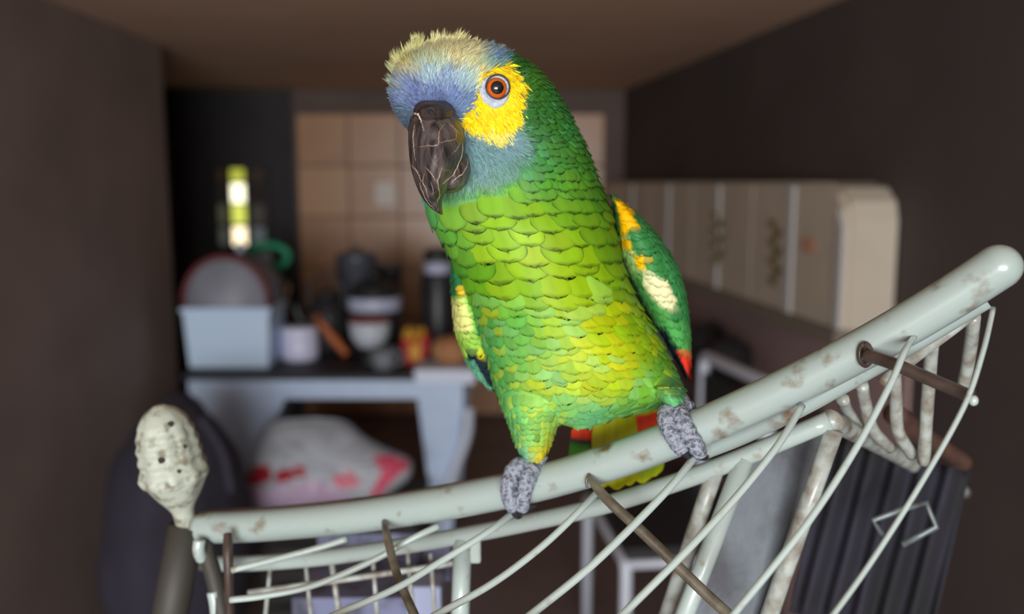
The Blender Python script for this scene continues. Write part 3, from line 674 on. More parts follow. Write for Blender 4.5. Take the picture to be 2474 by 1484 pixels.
# crossbars in front of the wires
tube('crossbar', [P(929, 1262, rail_d(929) - 0.012), P(936, 1300, rail_d(929) - 0.03), P(960, 1390, rail_d(929) - 0.05), P(1000, 1484, rail_d(929) - 0.065), P(1020, 1530, rail_d(929) - 0.07)], [0.002, 0.0026, 0.0026, 0.0028, 0.003], M_bar, cage)
cb2 = [(1424, 1152), (1440, 1176), (1475, 1215), (1540, 1275), (1620, 1352), (1700, 1430), (1765, 1490), (1830, 1550)]
tube('crossbar', [P(x, y, rail_d(1430) - 0.012 - 0.055 * i / 7) for i, (x, y) in enumerate(cb2)], [0.0016, 0.0026, 0.003, 0.0031, 0.0031, 0.0031, 0.0031, 0.0031], M_bar, cage)
tube('crossbar_hook', [P(1418, 1178, rail_d(1430) - 0.013), P(1417, 1160, rail_d(1430) - 0.013), P(1424, 1146, rail_d(1430) - 0.0125)], 0.0008, M_barb, cage, 8)
cb3 = [(2090, 857), (2150, 876), (2220, 905), (2290, 935), (2350, 960)]
tube('crossbar', [P(x, y, rail_d(2090) - 0.014 - 0.04 * i / 4) for i, (x, y) in enumerate(cb3)], 0.0033, M_barb, cage)
pc = P(2090, 857, rail_d(2090) - 0.012)
v, f = tube_geo([pc + 0.0052 * (math.cos(t) * UP + math.sin(t) * (0.35 * RIGHT - 0.5 * FWD)) for t in np.linspace(0, 2 * math.pi, 21)], 0.0016, 8); mesh_obj('crossbar_collar', v, f, M_barb, cage)
blob('crossbar_tip', P(2352, 968, rail_d(2090) - 0.056), (0.0022, 0.002, 0.0026), M_wire, cage, amp=0.0, sub=2)
# J shaped wires of the far side
for pts in ([(2036, 965), (2045, 990), (2070, 1030), (2090, 1060)], [(2082, 930), (2092, 980), (2110, 1040), (2152, 1083)], [(2160, 890), (2164, 960), (2170, 1040), (2204, 1100)],
            [(2252, 828), (2246, 900), (2238, 1010), (2232, 1118)], [(2352, 765), (2347, 820), (2338, 880), (2325, 950)]):
    n = len(pts); dd = rail_d(pts[0][0]) + 0.06
    tube('side_wire', [P(x, y, dd + 0.05 * i / (n - 1)) for i, (x, y) in enumerate(pts)], 0.0038, M_back, cage, 10)
tube('side_rail', [P(2130, 925, rail_d(2130) + 0.055), P(2220, 855, rail_d(2200) + 0.05), P(2300, 795, rail_d(2300) + 0.05), P(2360, 748, rail_d(2360) + 0.05)], 0.0035, M_back, cage, 10)
tube('side_rail', [P(2160, 1000, 0.62), P(2240, 1060, 0.68), P(2330, 1120, 0.74)], 0.008, metal_mat('rust_rail', (100, 72, 62), (72, 56, 50), 0.4, 0.7, 60), cage, 10)
# fine front grid of the cage body, lower left
for x0, x1 in ((655, 640), (738, 752), (800, 822), (900, 912), (985, 1000), (1040, 1052)):
    tube('grid_wire', [P(x0, 1352 if x0 < 900 else 1338, 0.655), P(x1, 1500, 0.65)], 0.0016 if x0 != 800 else 0.0022, M_back, cage, 8, smooth_curve=False)
tube('grid_rail', [P(600, 1432, 0.652), P(800, 1405, 0.65), P(1000, 1376, 0.645), P(1100, 1360, 0.64)], 0.0022, M_back, cage, 8)
# grey side panel sheet of the cage body
sh = [(1812, 1112), (1998, 1034), (1940, 1300), (1880, 1500), (1668, 1500), (1740, 1300)]
pl = [P(x, y, fr_d(1900) + 0.02) for x, y in sh]
M_sheet = mat('grey_sheet', (88, 97, 104), 0.5, noise=((50, 50, 58), 22, 0.42, 0.62), bump=(60, 0.3))
prism('side_sheet', pl, FWD * 0.002, M_sheet, cage)
# bent wire bracket
lp = [(2132, 1292), (2109, 1257), (2172, 1234), (2237, 1214), (2262, 1274), (2179, 1317)]
v, f = tube_geo([P(x, y, 0.60) for x, y in lp], 0.0022, 8); mesh_obj('feeder_bracket', v, f, metal_mat('bracket_steel', (96, 106, 108), (64, 68, 68), 0.45, 0.7, 80), cage)
# purple cloth hung inside the cage
cl_v, cl_f = [], []
nx_, ny_ = 40, 14
for i in range(nx_ + 1):
    for j in range(ny_ + 1):
        u = i / nx_; w_ = j / ny_
        x = 2010 + 330 * u - 100 * w_; y = 1050 + 90 * u + 430 * w_
        cl_v.append(P(x, y, 0.63 + 0.06 * u + 0.010 * math.sin(u * 34 + 1.2 * w_)))
for i in range(nx_):
    for j in range(ny_):
        q = i * (ny_ + 1) + j; cl_f.append((q, q + 1, q + ny_ + 2, q + ny_ + 1))
clo = mesh_obj('cage_cloth', cl_v, cl_f, mat('purple_cloth', (40, 38, 50), 0.9, noise=((30, 30, 35), 14, 0.4, 0.6)))
clo.modifiers.new('thickness', 'SOLIDIFY').thickness = 0.0015
tag(clo, 'dark purple cloth hanging in folds inside the bird cage', 'cloth')
# lavender paper tray inside the cage
a, b = P(705, 1484, 0.80), P(1068, 1402, 0.80)
tr_ = empty('paper_tray', ((a[0] + b[0]) / 2, a[1], a[2]), 'pale lavender paper tray inside the bird cage', 'tray')
M_pap = mat('lavender_paper', (112, 116, 146), 0.7, noise=((66, 68, 84), 30, 0.4, 0.6))
box('tray', (a[0], a[1], a[2] - 0.02), (b[0] - 0.03, a[1] + 0.12, a[2] - 0.005 + 0.02), M_pap, tr_, 0.002)
box('back', (a[0], a[1] + 0.11, a[2] - 0.02), (b[0], a[1] + 0.115, b[2]), M_pap, tr_)
box('end_block', (b[0] - 0.03, a[1] - 0.01, a[2] - 0.02), (b[0], a[1] + 0.02, b[2]), mat('paper_bright', (150, 158, 186), 0.7), tr_, 0.002)
#PARROT
# ------------------------------------------------------------------ parrot
def smooth_tab(y, v, ys, k=9):
    o = np.interp(ys, y, v)
    if k > 1:
        kk = np.hanning(k + 2)[1:-1]; kk /= kk.sum(); o = np.convolve(np.pad(o, k // 2, mode='reflect', reflect_type='odd'), kk, 'valid')
    return o
class Loft:
    """body form given by rows: y, left, right (photo frame), centre depth, half depth (m); e = section exponent"""
    def __init__(s, rows, e=1.0, k=9, shrink=0.0):
        r = np.array(rows, float); s.y0, s.y1 = r[0, 0], r[-1, 0]; s.e = e
        s.ys = np.linspace(s.y0, s.y1, 400); kk = k
        L, R_ = r[:, 1] + shrink, r[:, 2] - shrink
        s.cx = smooth_tab(r[:, 0], (L + R_) / 2, s.ys, kk); s.hw = np.maximum(smooth_tab(r[:, 0], (R_ - L) / 2, s.ys, kk), 0.5)
        s.dc = smooth_tab(r[:, 0], r[:, 3], s.ys, kk); s.hd = np.maximum(smooth_tab(r[:, 0], r[:, 4], s.ys, kk), 0.0005)
    def par(s, y):
        return [np.interp(y, s.ys, a) for a in (s.cx, s.hw, s.dc, s.hd)]
    def S(s, y, th):
        y = np.clip(y, s.y0, s.y1); cx, hw, dc, hd = s.par(y)
        c, n = np.cos(th), np.sin(th)
        c = np.sign(c) * np.abs(c) ** s.e; n = np.sign(n) * np.abs(n) ** s.e
        return PV(cx + hw * c, y, dc - hd * n)
    def frame(s, y, th):
        h = 1.5; t = 0.01
        ya, yb_ = np.clip(y - h, s.y0, s.y1), np.clip(y + h, s.y0, s.y1)
        Sv = (s.S(yb_, th) - s.S(ya, th)) / (yb_ - ya)[..., None]
        St = (s.S(y, th + t) - s.S(y, th - t)) / (2 * t)
        N = np.cross(Sv, St); N /= np.linalg.norm(N, axis=-1)[..., None] + 1e-12
        out = s.S(y, th) - PV(s.par(y)[0], y, s.par(y)[2])
        sg = np.sign((N * out).sum(-1)); sg[sg == 0] = 1
        return Sv, St, N * sg[..., None]
    def front(s, px, py):
        cx, hw, dc, hd = s.par(py)
        c = np.clip((px - cx) / hw, -0.9995, 0.9995); c = np.sign(c) * np.abs(c) ** (1 / s.e)
        return np.arccos(c)
    def geo(s, nr=70, ns=48):
        yy = np.linspace(s.y0, s.y1, nr); th = np.linspace(0, 2 * np.pi, ns, endpoint=False)
        Y, T = np.meshgrid(yy, th, indexing='ij'); v = s.S(Y.ravel(), T.ravel()); f = []
        for i in range(nr - 1):
            for j in range(ns): f.append((i * ns + j, i * ns + (j + 1) % ns, (i + 1) * ns + (j + 1) % ns, (i + 1) * ns + j))
        f.append(tuple(range(ns - 1, -1, -1))); f.append(tuple((nr - 1) * ns + j for j in range(ns)))
        return v, f

body_rows = [(100, 1085, 1125, .500, .006), (108, 1040, 1180, .500, .018), (122, 1005, 1232, .500, .027), (145, 968, 1278, .500, .034), (175, 948, 1312, .500, .039), (210, 941, 1342, .501, .041),
    (250, 945, 1365, .503, .042), (285, 962, 1385, .505, .042), (320, 985, 1402, .507, .042), (350, 998, 1416, .509, .042), (390, 1008, 1432, .512, .043), (430, 1013, 1447, .515, .045),
    (470, 1017, 1461, .518, .047), (510, 1024, 1477, .520, .049), (550, 1045, 1487, .522, .051), (590, 1072, 1497, .525, .052), (640, 1092, 1507, .528, .053), (700, 1112, 1528, .531, .054),
    (760, 1137, 1560, .534, .055), (820, 1157, 1596, .537, .056), (880, 1177, 1628, .540, .055), (930, 1190, 1650, .541, .051), (960, 1202, 1656, .541, .046), (978, 1222, 1630, .541, .042),
    (992, 1250, 1560, .541, .037), (1006, 1290, 1500, .541, .031), (1020, 1330, 1468, .541, .024), (1032, 1372, 1440, .541, .012), (1037, 1395, 1420, .541, .004)]
thighL_rows = [(900, 1230, 1330, .545, .020), (930, 1200, 1420, .537, .036), (970, 1205, 1405, .534, .033), (1010, 1221, 1362, .533, .029), (1045, 1234, 1342, .533, .024), (1080, 1246, 1330, .533, .018), (1104, 1262, 1318, .534, .012), (1120, 1284, 1306, .535, .005)]
thighR_rows = [(890, 1570, 1600, .552, .018), (915, 1556, 1636, .540, .032), (940, 1562, 1658, .530, .036), (965, 1582, 1664, .521, .031), (982, 1600, 1664, .516, .022), (995, 1622, 1655, .514, .008)]
wingR_rows = [(470, 1470, 1490, .535, .012), (490, 1476, 1512, .535, .022), (520, 1482, 1545, .537, .028), (560, 1489, 1583, .540, .031), (610, 1499, 1618, .543, .031), (650, 1514, 1640, .545, .029), (700, 1538, 1655, .547, .026),
    (750, 1565, 1663, .549, .023), (800, 1592, 1667, .551, .019), (850, 1622, 1669, .553, .014), (885, 1642, 1669, .555, .009), (912, 1656, 1667, .556, .004)]
wingL_rows = [(630, 1086, 1108, .535, .010), (660, 1087, 1125, .536, .020), (700, 1089, 1145, .537, .024), (750, 1093, 1165, .539, .024), (800, 1099, 1180, .541, .021), (840, 1112, 1192, .543, .017), (880, 1130, 1200, .545, .012), (915, 1156, 1205, .547, .008), (942, 1184, 1202, .548, .003)]
LB, LTL, LTR = Loft(body_rows, 0.96, 17, 3), Loft(thighL_rows, 1, 9, 3), Loft(thighR_rows, 1, 9, 3)
LWR, LWL = Loft(wingR_rows, 0.9, 9, 2), Loft(wingL_rows, 0.9, 9, 2)

# --- plumage colours: control points on the bird's front (x, y in photo frame)
CP = [ # x, y, rgb
 (940, 165, (176, 180, 120)), (965, 150, (186, 184, 128)), (985, 160, (190, 186, 118)), (1005, 110, (196, 192, 122)), (1000, 140, (172, 184, 150)), (1040, 115, (205, 200, 140)), (1090, 105, (214, 206, 150)), (1130, 130, (205, 200, 150)), (1150, 155, (198, 196, 146)), (1165, 180, (214, 200, 110)),
 (1100, 140, (206, 200, 150)), (1060, 150, (176, 196, 168)), (1040, 175, (140, 175, 188)), (1080, 185, (118, 150, 186)), (1120, 195, (130, 170, 182)), (1140, 185, (160, 190, 170)), (960, 195, (132, 152, 168)), (940, 200, (150, 170, 156)),
 (985, 195, (108, 130, 176)), (1000, 215, (88, 110, 172)), (1050, 215, (96, 122, 176)), (1100, 225, (92, 120, 178)), (1140, 230, (88, 118, 170)), (960, 235, (92, 120, 172)), (940, 250, (90, 120, 160)), (1010, 240, (84, 104, 160)), (1060, 240, (80, 100, 156)), (1120, 260, (96, 130, 178)), (1105, 285, (84, 116, 160)), (970, 270, (70, 104, 130)), (985, 290, (76, 108, 134)), (1150, 205, (146, 178, 170)),
 (1150, 110, (120, 150, 176)), (1190, 120, (104, 138, 176)), (1205, 140, (96, 140, 150)), (1175, 150, (130, 165, 150)), (1165, 135, (176, 186, 150)),
 (1215, 110, (70, 130, 96)), (1240, 130, (58, 122, 60)), (1270, 150, (44, 112, 40)), (1290, 190, (60, 122, 40)), (1310, 230, (52, 116, 44)), (1340, 240, (46, 118, 60)), (1290, 280, (48, 112, 52)), (1340, 300, (50, 116, 46)), (1380, 310, (48, 128, 66)), (1300, 320, (60, 120, 72)), (1390, 360, (64, 136, 54)), (1345, 360, (66, 136, 64)), (1420, 400, (66, 136, 50)),
 (1150, 370, (104, 160, 166)), (1200, 380, (98, 156, 160)), (1240, 350, (100, 150, 166)), (1270, 370, (86, 148, 136)), (1160, 420, (108, 166, 166)), (1220, 420, (96, 160, 142)), (1280, 400, (78, 148, 104)), (1140, 450, (110, 170, 150)), (1310, 390, (72, 150, 84)),
 (1020, 490, (92, 186, 140)), (1040, 510, (92, 190, 128)), (1060, 550, (104, 192, 96)), (1090, 480, (110, 176, 110)), (1160, 470, (116, 178, 78)), (1240, 460, (112, 178, 60)), (1330, 440, (84, 166, 56)), (1400, 450, (84, 150, 44)), (1440, 470, (72, 140, 42)),
 (1120, 520, (140, 196, 70)), (1200, 520, (140, 196, 46)), (1300, 520, (136, 190, 40)), (1400, 530, (112, 172, 40)), (1460, 550, (96, 156, 36)), (1100, 590, (112, 190, 80)), (1180, 590, (152, 200, 50)), (1300, 590, (156, 200, 46)), (1400, 600, (140, 188, 26)), (1470, 620, (104, 160, 30)),
 (1110, 660, (82, 164, 60)), (1150, 680, (104, 174, 40)), (1250, 680, (136, 190, 22)), (1350, 680, (150, 196, 20)), (1440, 690, (152, 196, 22)), (1500, 690, (124, 176, 24)),
 (1160, 760, (80, 166, 76)), (1250, 770, (110, 186, 84)), (1350, 780, (160, 204, 40)), (1450, 780, (186, 212, 14)), (1530, 780, (150, 196, 20)),
 (1180, 850, (88, 180, 96)), (1260, 860, (126, 200, 96)), (1360, 870, (172, 210, 50)), (1470, 860, (186, 212, 16)), (1560, 850, (156, 200, 26)), (1600, 880, (110, 180, 60)),
 (1210, 930, (100, 190, 100)), (1290, 920, (160, 206, 76)), (1380, 920, (170, 210, 70)), (1480, 920, (176, 208, 24)), (1580, 920, (132, 196, 60)), (1640, 940, (100, 184, 116)), (1340, 900, (146, 206, 130)), (1420, 935, (196, 206, 40)), (1500, 890, (200, 210, 30)),
 (1240, 1000, (112, 200, 110)), (1300, 985, (146, 204, 90)), (1370, 990, (130, 206, 110)), (1420, 1010, (112, 200, 140)), (1470, 990, (110, 190, 96)), (1540, 970, (110, 176, 60)), (1620, 965, (110, 190, 120)), (1270, 1050, (130, 206, 110)), (1260, 1090, (122, 206, 160)), (1300, 1060, (150, 206, 80)), (1312, 1098, (236, 204, 30)), (1322, 1085, (220, 206, 40)), (1655, 930, (104, 184, 120))]
CPx = np.array([c[0] for c in CP], float); CPy = np.array([c[1] for c in CP], float); CPc = s2l(np.array([c[2] for c in CP], float))
YEL = np.array([(1158, 178), (1200, 165), (1238, 155), (1250, 180), (1276, 210), (1264, 245), (1260, 295), (1240, 322), (1215, 350), (1185, 345), (1150, 328), (1106, 302), (1118, 285), (1140, 268), (1152, 235), (1152, 205)], float)
def in_poly(x, y, poly):
    c = np.zeros(x.shape, bool); j = len(poly) - 1
    for i in range(len(poly)):
        xi, yi = poly[i]; xj, yj = poly[j]
        c ^= ((yi > y) != (yj > y)) & (x < (xj - xi) * (y - yi) / (yj - yi + 1e-9) + xi); j = i
    return c
def face_edge(y): return np.interp(y, [95, 120, 150, 200, 250, 300, 330, 380, 420, 455, 480], [1185, 1200, 1225, 1262, 1262, 1255, 1262, 1270, 1245, 1190, 1020])
def body_col(px, py):
    px = np.asarray(px, float); py = np.asarray(py, float)
    d2 = (px[:, None] - CPx) ** 2 + (py[:, None] - CPy) ** 2
    sc_ = np.where(py < 460, 60.0, 400.0)[:, None]
    w = 1.0 / (d2 + sc_) ** 2; w /= w.sum(1)[:, None]
    c = w @ CPc
    y = in_poly(px, py, YEL)
    yc = np.where((py > 318)[:, None], s2l((222, 206, 92)), s2l((244, 208, 8))); yc = np.where(((px < 1172) & (py < 225))[:, None], s2l((226, 206, 96)), yc)
    lum = (c @ np.array((0.25, 0.6, 0.15)))[:, None]; g = np.where((py < 470) & (py > 165) & (px < face_edge(py) + 10), 0.30, 0.0)[:, None]
    c = (c * (1 - g) + lum * g) * np.where((py > 330)[:, None], 0.88, 1 + 0.2 * g)
    return np.where(y[:, None], yc, c)

# --- feather material: colour attribute + fine barbs
def feather_mat(name, rough=0.5, barb=0.10):
    m = bpy.data.materials.new(name); m.use_nodes = True; nt = m.node_tree; b = nt.nodes['Principled BSDF']
    b.inputs['Roughness'].default_value = rough; b.inputs['Specular IOR Level'].default_value = 0.18; b.inputs['Sheen Weight'].default_value = 0.0
    a = nt.nodes.new('ShaderNodeAttribute'); a.attribute_name = 'Col'
    u = nt.nodes.new('ShaderNodeAttribute'); u.attribute_name = 'fuv'
    sp = nt.nodes.new('ShaderNodeSeparateXYZ'); nt.links.new(u.outputs['Vector'], sp.inputs[0])
    ab = nt.nodes.new('ShaderNodeMath'); ab.operation = 'ABSOLUTE'; nt.links.new(sp.outputs['X'], ab.inputs[0])
    m1 = nt.nodes.new('ShaderNodeMath'); m1.operation = 'MULTIPLY'; m1.inputs[1].default_value = 110; nt.links.new(sp.outputs['Y'], m1.inputs[0])
    m2 = nt.nodes.new('ShaderNodeMath'); m2.operation = 'MULTIPLY'; m2.inputs[1].default_value = 80; nt.links.new(ab.outputs[0], m2.inputs[0])
    su = nt.nodes.new('ShaderNodeMath'); su.operation = 'SUBTRACT'; nt.links.new(m1.outputs[0], su.inputs[0]); nt.links.new(m2.outputs[0], su.inputs[1])
    si = nt.nodes.new('ShaderNodeMath'); si.operation = 'SINE'; nt.links.new(su.outputs[0], si.inputs[0])
    mr = nt.nodes.new('ShaderNodeMapRange'); mr.inputs[1].default_value = -1; mr.inputs[2].default_value = 1; mr.inputs[3].default_value = 1 - barb; mr.inputs[4].default_value = 1 + barb * 0.4
    nt.links.new(si.outputs[0], mr.inputs[0])
    mx = nt.nodes.new('ShaderNodeVectorMath'); mx.operation = 'SCALE'; nt.links.new(a.outputs['Color'], mx.inputs[0]); nt.links.new(mr.outputs[0], mx.inputs['Scale'])
    nt.links.new(mx.outputs['Vector'], b.inputs['Base Color'])
    return m
M_feath = feather_mat('plumage'); M_fine = mat('fine_plumage', rough=0.6, spec=0.3, attr='Col', sheen=0.05); M_under = mat('under_plumage', rough=0.7, attr='Col', spec=0.2)

NA, NU = 10, 4     # feather grid: along, half across
GA = np.array([0, .15, .34, .52, .66, .77, .86, .92, .96, 1.0]); GU = np.array([-1, -.88, -.62, -.3, 0, .3, .62, .88, 1])
def shape_w(a): return np.clip(np.where(a < 0.5, 0.7 + 0.3 * np.sin(np.clip(a / 0.5, 0, 1) * np.pi / 2), (1 - np.clip((a - 0.5) / 0.502, 0, 1) ** 2.6) ** 0.55), 0.04, 1)
FA = []
for i in range(NA - 1):
    for j in range(2 * NU):
        q = i * (2 * NU + 1) + j; FA.append((q, q + 1, q + 2 * NU + 2, q + 2 * NU + 1))
FA = np.array(FA)
def feathers(loft, y0, th0, Lf, Wf, col, lift=0.0012, edge=0.5, edge_w=0.16, droop=0.0, skew=None, base_in=-0.0006, jit=0.1, cup=0.0006):
    """conforming feathers. arrays y0, th0, Lf (m), Wf (m), col (n,3). returns verts (n,k,3), colours (n,k,3), uv (k,2)"""
    n = len(y0); Sv, St, N0 = loft.frame(y0, th0)
    lv = np.linalg.norm(Sv, axis=1); lt = np.linalg.norm(St, axis=1) + 1e-6
    A, U = np.meshgrid(GA, GU, indexing='ij'); A = A.ravel(); U = U.ravel(); w = shape_w(A)
    sk = np.zeros(n) if skew is None else skew
    fray = 1 + 0.025 * rng.standard_normal((n, len(GU)))[:, None, :] * (GA ** 3)[None, :, None]
    vv = y0[:, None] + (A[None] * fray.reshape(n, -1) * Lf[:, None]) / lv[:, None]
    tt_ = th0[:, None] + (U * w)[None] * (Wf / 2 / lt)[:, None] + sk[:, None] * A[None]
    vvf, ttf = vv.ravel(), tt_.ravel()
    over = np.maximum(vvf - loft.y1, 0)
    pos = loft.S(vvf, ttf).reshape(n, -1, 3)
    Nn = loft.frame(np.clip(vvf, loft.y0 + 2, loft.y1 - 2), ttf)[2].reshape(n, -1, 3)
    lift = np.broadcast_to(np.asarray(lift, float), (n,))[:, None]
    li = base_in + (lift - base_in) * A[None] ** 1.1 * (1 + jit * rng.standard_normal(n))[:, None] - cup * (U ** 2)[None] * 0.6
    pos = pos + Nn * li[:, :, None]
    pos = pos + (Sv / lv[:, None])[:, None, :] * (over.reshape(n, -1) * lv[:, None])[:, :, None]
    ed_ = np.maximum(A, np.abs(U) * np.clip((A - 0.2) / 0.3, 0, 1))
    e = np.clip((ed_ - (1 - edge_w)) / (edge_w * 0.7), 0, 1)
    rag = 0.6 + 0.6 * rng.random((n, len(A)))
    ed2 = np.broadcast_to(np.asarray(edge, float), (n,))
    k = 1 - np.clip(ed2[:, None] * e[None] * rag, 0, 0.80)
    shaft = 1 - 0.10 * (np.abs(U) < 0.1) * (A < 0.85)
    c = col[:, None, :] * (k * shaft[None])[:, :, None]
    return pos, c, np.stack([U * w, A], 1)
def feather_mesh(name, pos, c, uv, parent, m=None):
    n, k = pos.shape[:2]; f = (FA[None] + (np.arange(n) * k)[:, None, None]).reshape(-1, 4)
    o = mesh_obj(name, pos.reshape(-1, 3), f, m or M_feath, parent, colors=c.reshape(-1, 3), uv=np.tile(uv, (n, 1)))
    return o

parrot = empty('parrot', P(1450, 1120, 0.53), 'green parrot with yellow cheek and blue forehead perched on the cage rail', 'parrot')
# --- body: one continuous mesh
bm = bmesh.new()
for lf in (LB, LTL, LTR):
    v, f = lf.geo(); me = bpy.data.meshes.new('t'); me.from_pydata([tuple(x) for x in v], [], f); bm.from_mesh(me); bpy.data.meshes.remove(me)
bmesh.ops.recalc_face_normals(bm, faces=bm.faces)
me = bpy.data.meshes.new('body'); bm.to_mesh(me); bm.free()
tmp = bpy.data.objects.new('body_tmp', me); COL.objects.link(tmp)
md = tmp.modifiers.new('r', 'REMESH'); md.mode = 'VOXEL'; md.voxel_size = 0.0016
ms = tmp.modifiers.new('s', 'SMOOTH'); ms.iterations = 6; ms.factor = 0.5
dg = bpy.context.evaluated_depsgraph_get(); me2 = bpy.data.meshes.new_from_object(tmp.evaluated_get(dg))
bpy.data.objects.remove(tmp); bpy.data.meshes.remove(me)
vv = np.zeros(len(me2.vertices) * 3, np.float32); me2.vertices.foreach_get('co', vv); vv = vv.reshape(-1, 3).astype(float)
qx, qy, qd = project(vv); bc = body_col(qx, qy)
cc = np.ones((len(vv), 4), np.float32); cc[:, :3] = bc
if 'Col' in me2.color_attributes: me2.color_attributes.remove(me2.color_attributes['Col'])
me2.color_attributes.new('Col', 'FLOAT_COLOR', 'POINT').data.foreach_set('color', cc.ravel())
me2.materials.clear(); me2.materials.append(M_under); me2.polygons.foreach_set('use_smooth', [True] * len(me2.polygons))
body = bpy.data.objects.new('body', me2); COL.objects.link(body); body.parent = parrot; body.matrix_parent_inverse = Matrix.Translation(-parrot.location)

# --- contour feathers in staggered rows on neck, breast, belly, nape
def row_step(y): return float(np.interp(y, [100, 250, 330, 430, 480, 560, 660, 720, 800, 1000], [11, 13, 15, 22, 33, 39, 35, 26, 22, 19]))
def f_len(y): return float(np.interp(y, [100, 250, 330, 430, 480, 560, 660, 720, 800, 1000], [26, 30, 36, 52, 72, 88, 82, 66, 60, 52]))
def f_wid(y): return float(np.interp(y, [100, 250, 330, 430, 480, 560, 660, 720, 800, 1000], [20, 26, 32, 54, 92, 118, 104, 76, 62, 50]))
Ys, Ts, Ls, Ws = [], [], [], []
y = 104.0; k = 0
while y < 1030:
    st_ = row_step(y); wd_ = f_wid(y); m_px = 0.475 / F if y < 450 else 0.49 / F
    cx, hw, dc, hd = LB.par(y)
    circ = math.pi * (hw * dc / F + hd); step = wd_ * m_px * 0.62; nn = max(6, int(circ * 1.02 / step))
    for j in range(nn):
        th = 2 * math.pi * (j + 0.5 * (k % 2)) / nn + rng.normal(0, 0.018)
        Ys.append(y + rng.normal(0, st_ * 0.13)); Ts.append(th); Ls.append(f_len(y) * m_px * rng.uniform(0.9, 1.1)); Ws.append(wd_ * m_px * rng.uniform(0.88, 1.12))
    y += st_; k += 1
Ys, Ts, Ls, Ws = map(np.array, (Ys, Ts, Ls, Ws))
pp = LB.S(Ys, Ts); bx_, by_, _ = project(pp)
front = np.sin(Ts) > -0.55
tipx, tipy, _ = project(LB.S(Ys + Ls / (0.49 / F) * 0.7, Ts))
keep = front & ~((bx_ < face_edge(by_)) & (np.sin(Ts) > -0.2) & (by_ < 470))
keep &= ~((by_ < 512) & (tipx < 1140) & (tipx > 985) & (by_ < 470))
keep &= Ys > 106
Ys, Ts, Ls, Ws = Ys[keep], Ts[keep], Ls[keep], Ws[keep]
Ls = np.minimum(Ls, np.maximum(1046 - Ys, 10) * 0.49 / F)
tx, ty, _ = project(LB.S(Ys + Ls / (0.49 / F) * 0.6, Ts))
Cc = body_col(tx, ty); back = np.sin(Ts) < -0.05
Cc[back] = s2l((50, 122, 50))
n = len(Ys)
Cc = Cc * (1 + 0.07 * rng.standard_normal(n))[:, None] * (1 + 0.03 * rng.standard_normal((n, 3)))
# mottling on the belly: some bluish, some yellow feathers
bel = ty > 690; rsel = rng.random(n)
s1 = bel & (rsel < 0.22); Cc[s1] = 0.72 * Cc[s1] + 0.28 * s2l((140, 212, 150))
s1 = bel & (rsel > 0.82); Cc[s1] = 0.68 * Cc[s1] + 0.32 * s2l((220, 222, 20))
nk = (ty > 250) & (ty < 480) & (rsel < 0.12); Cc[nk] = 0.7 * Cc[nk] + 0.3 * s2l((84, 176, 120))
Cc[(ty < 470)] *= np.array((1.12, 0.95, 0.72)); Cc[(ty >= 470) & (ty < 760)] *= np.array((1.06, 0.95, 0.55)); Cc[ty >= 760] *= np.array((0.92, 0.90, 0.75))
Cc = np.clip(Cc, 0.004, 0.95)
edge = np.interp(ty, [100, 300, 420, 500, 640, 720, 850, 1000], [0.35, 0.6, 0.72, 0.75, 0.62, 0.45, 0.32, 0.25])
lift = np.interp(ty, [100, 300, 450, 560, 700, 1000], [0.0010, 0.0013, 0.0018, 0.0024, 0.0018, 0.0015])
skew = rng.normal(0, 0.03, n)
POS, COLR, uvf = feathers(LB, Ys, Ts, Ls, Ws, Cc, lift=lift, edge=edge, edge_w=0.15, skew=skew)
big = (ty > 468) & (ty < 700) & (np.sin(Ts) > 0.02)
ids = np.where(big)[0][:290]
for i in ids:
    feather_mesh('breast_feather', POS[i:i + 1], COLR[i:i + 1], uvf, parrot)
# dark hair-like fringe on the feather tips of neck and breast
fs_ = np.where((ty > 400) & (ty < 730) & (np.sin(Ts) > -0.05))[0]; nu_ = 2 * NU + 1
G_ = POS[fs_].reshape(len(fs_), NA, nu_, 3); tipd = G_[:, -1] - G_[:, -4]; tipd /= np.linalg.norm(tipd, axis=2)[:, :, None] + 1e-9
FV, FC, FF = [], [], []
for a in range(len(fs_)):
    cb_ = Cc[fs_[a]] * 0.16
    for _ in range(26):
        j = rng.uniform(0.6, nu_ - 1.6); j0 = int(j); fr_ = j - j0
        q = G_[a, -1, j0] * (1 - fr_) + G_[a, -1, j0 + 1] * fr_; t = tipd[a, j0] + rng.normal(0, 0.18, 3)
        s_ = (G_[a, -1, j0 + 1] - G_[a, -1, j0]); s_ /= np.linalg.norm(s_) + 1e-9
        L_ = rng.uniform(0.0009, 0.0024); w_ = 0.00009; q = q - t * 0.0006; k = len(FV)
        FV += [q - s_ * w_, q + s_ * w_, q + t * L_]; FC += [cb_, cb_, cb_]; FF.append((k, k + 1, k + 2))
stuff(mesh_obj('feather_fringe', FV, FF, M_fine, parrot, colors=np.array(FC)))
rest = np.ones(n, bool); rest[ids] = False
stuff(feather_mesh('nape_feathers', POS[rest & (ty < 480)], COLR[rest & (ty < 480)], uvf, parrot))
stuff(feather_mesh('belly_feathers', POS[rest & (ty >= 480)], COLR[rest & (ty >= 480)], uvf, parrot))
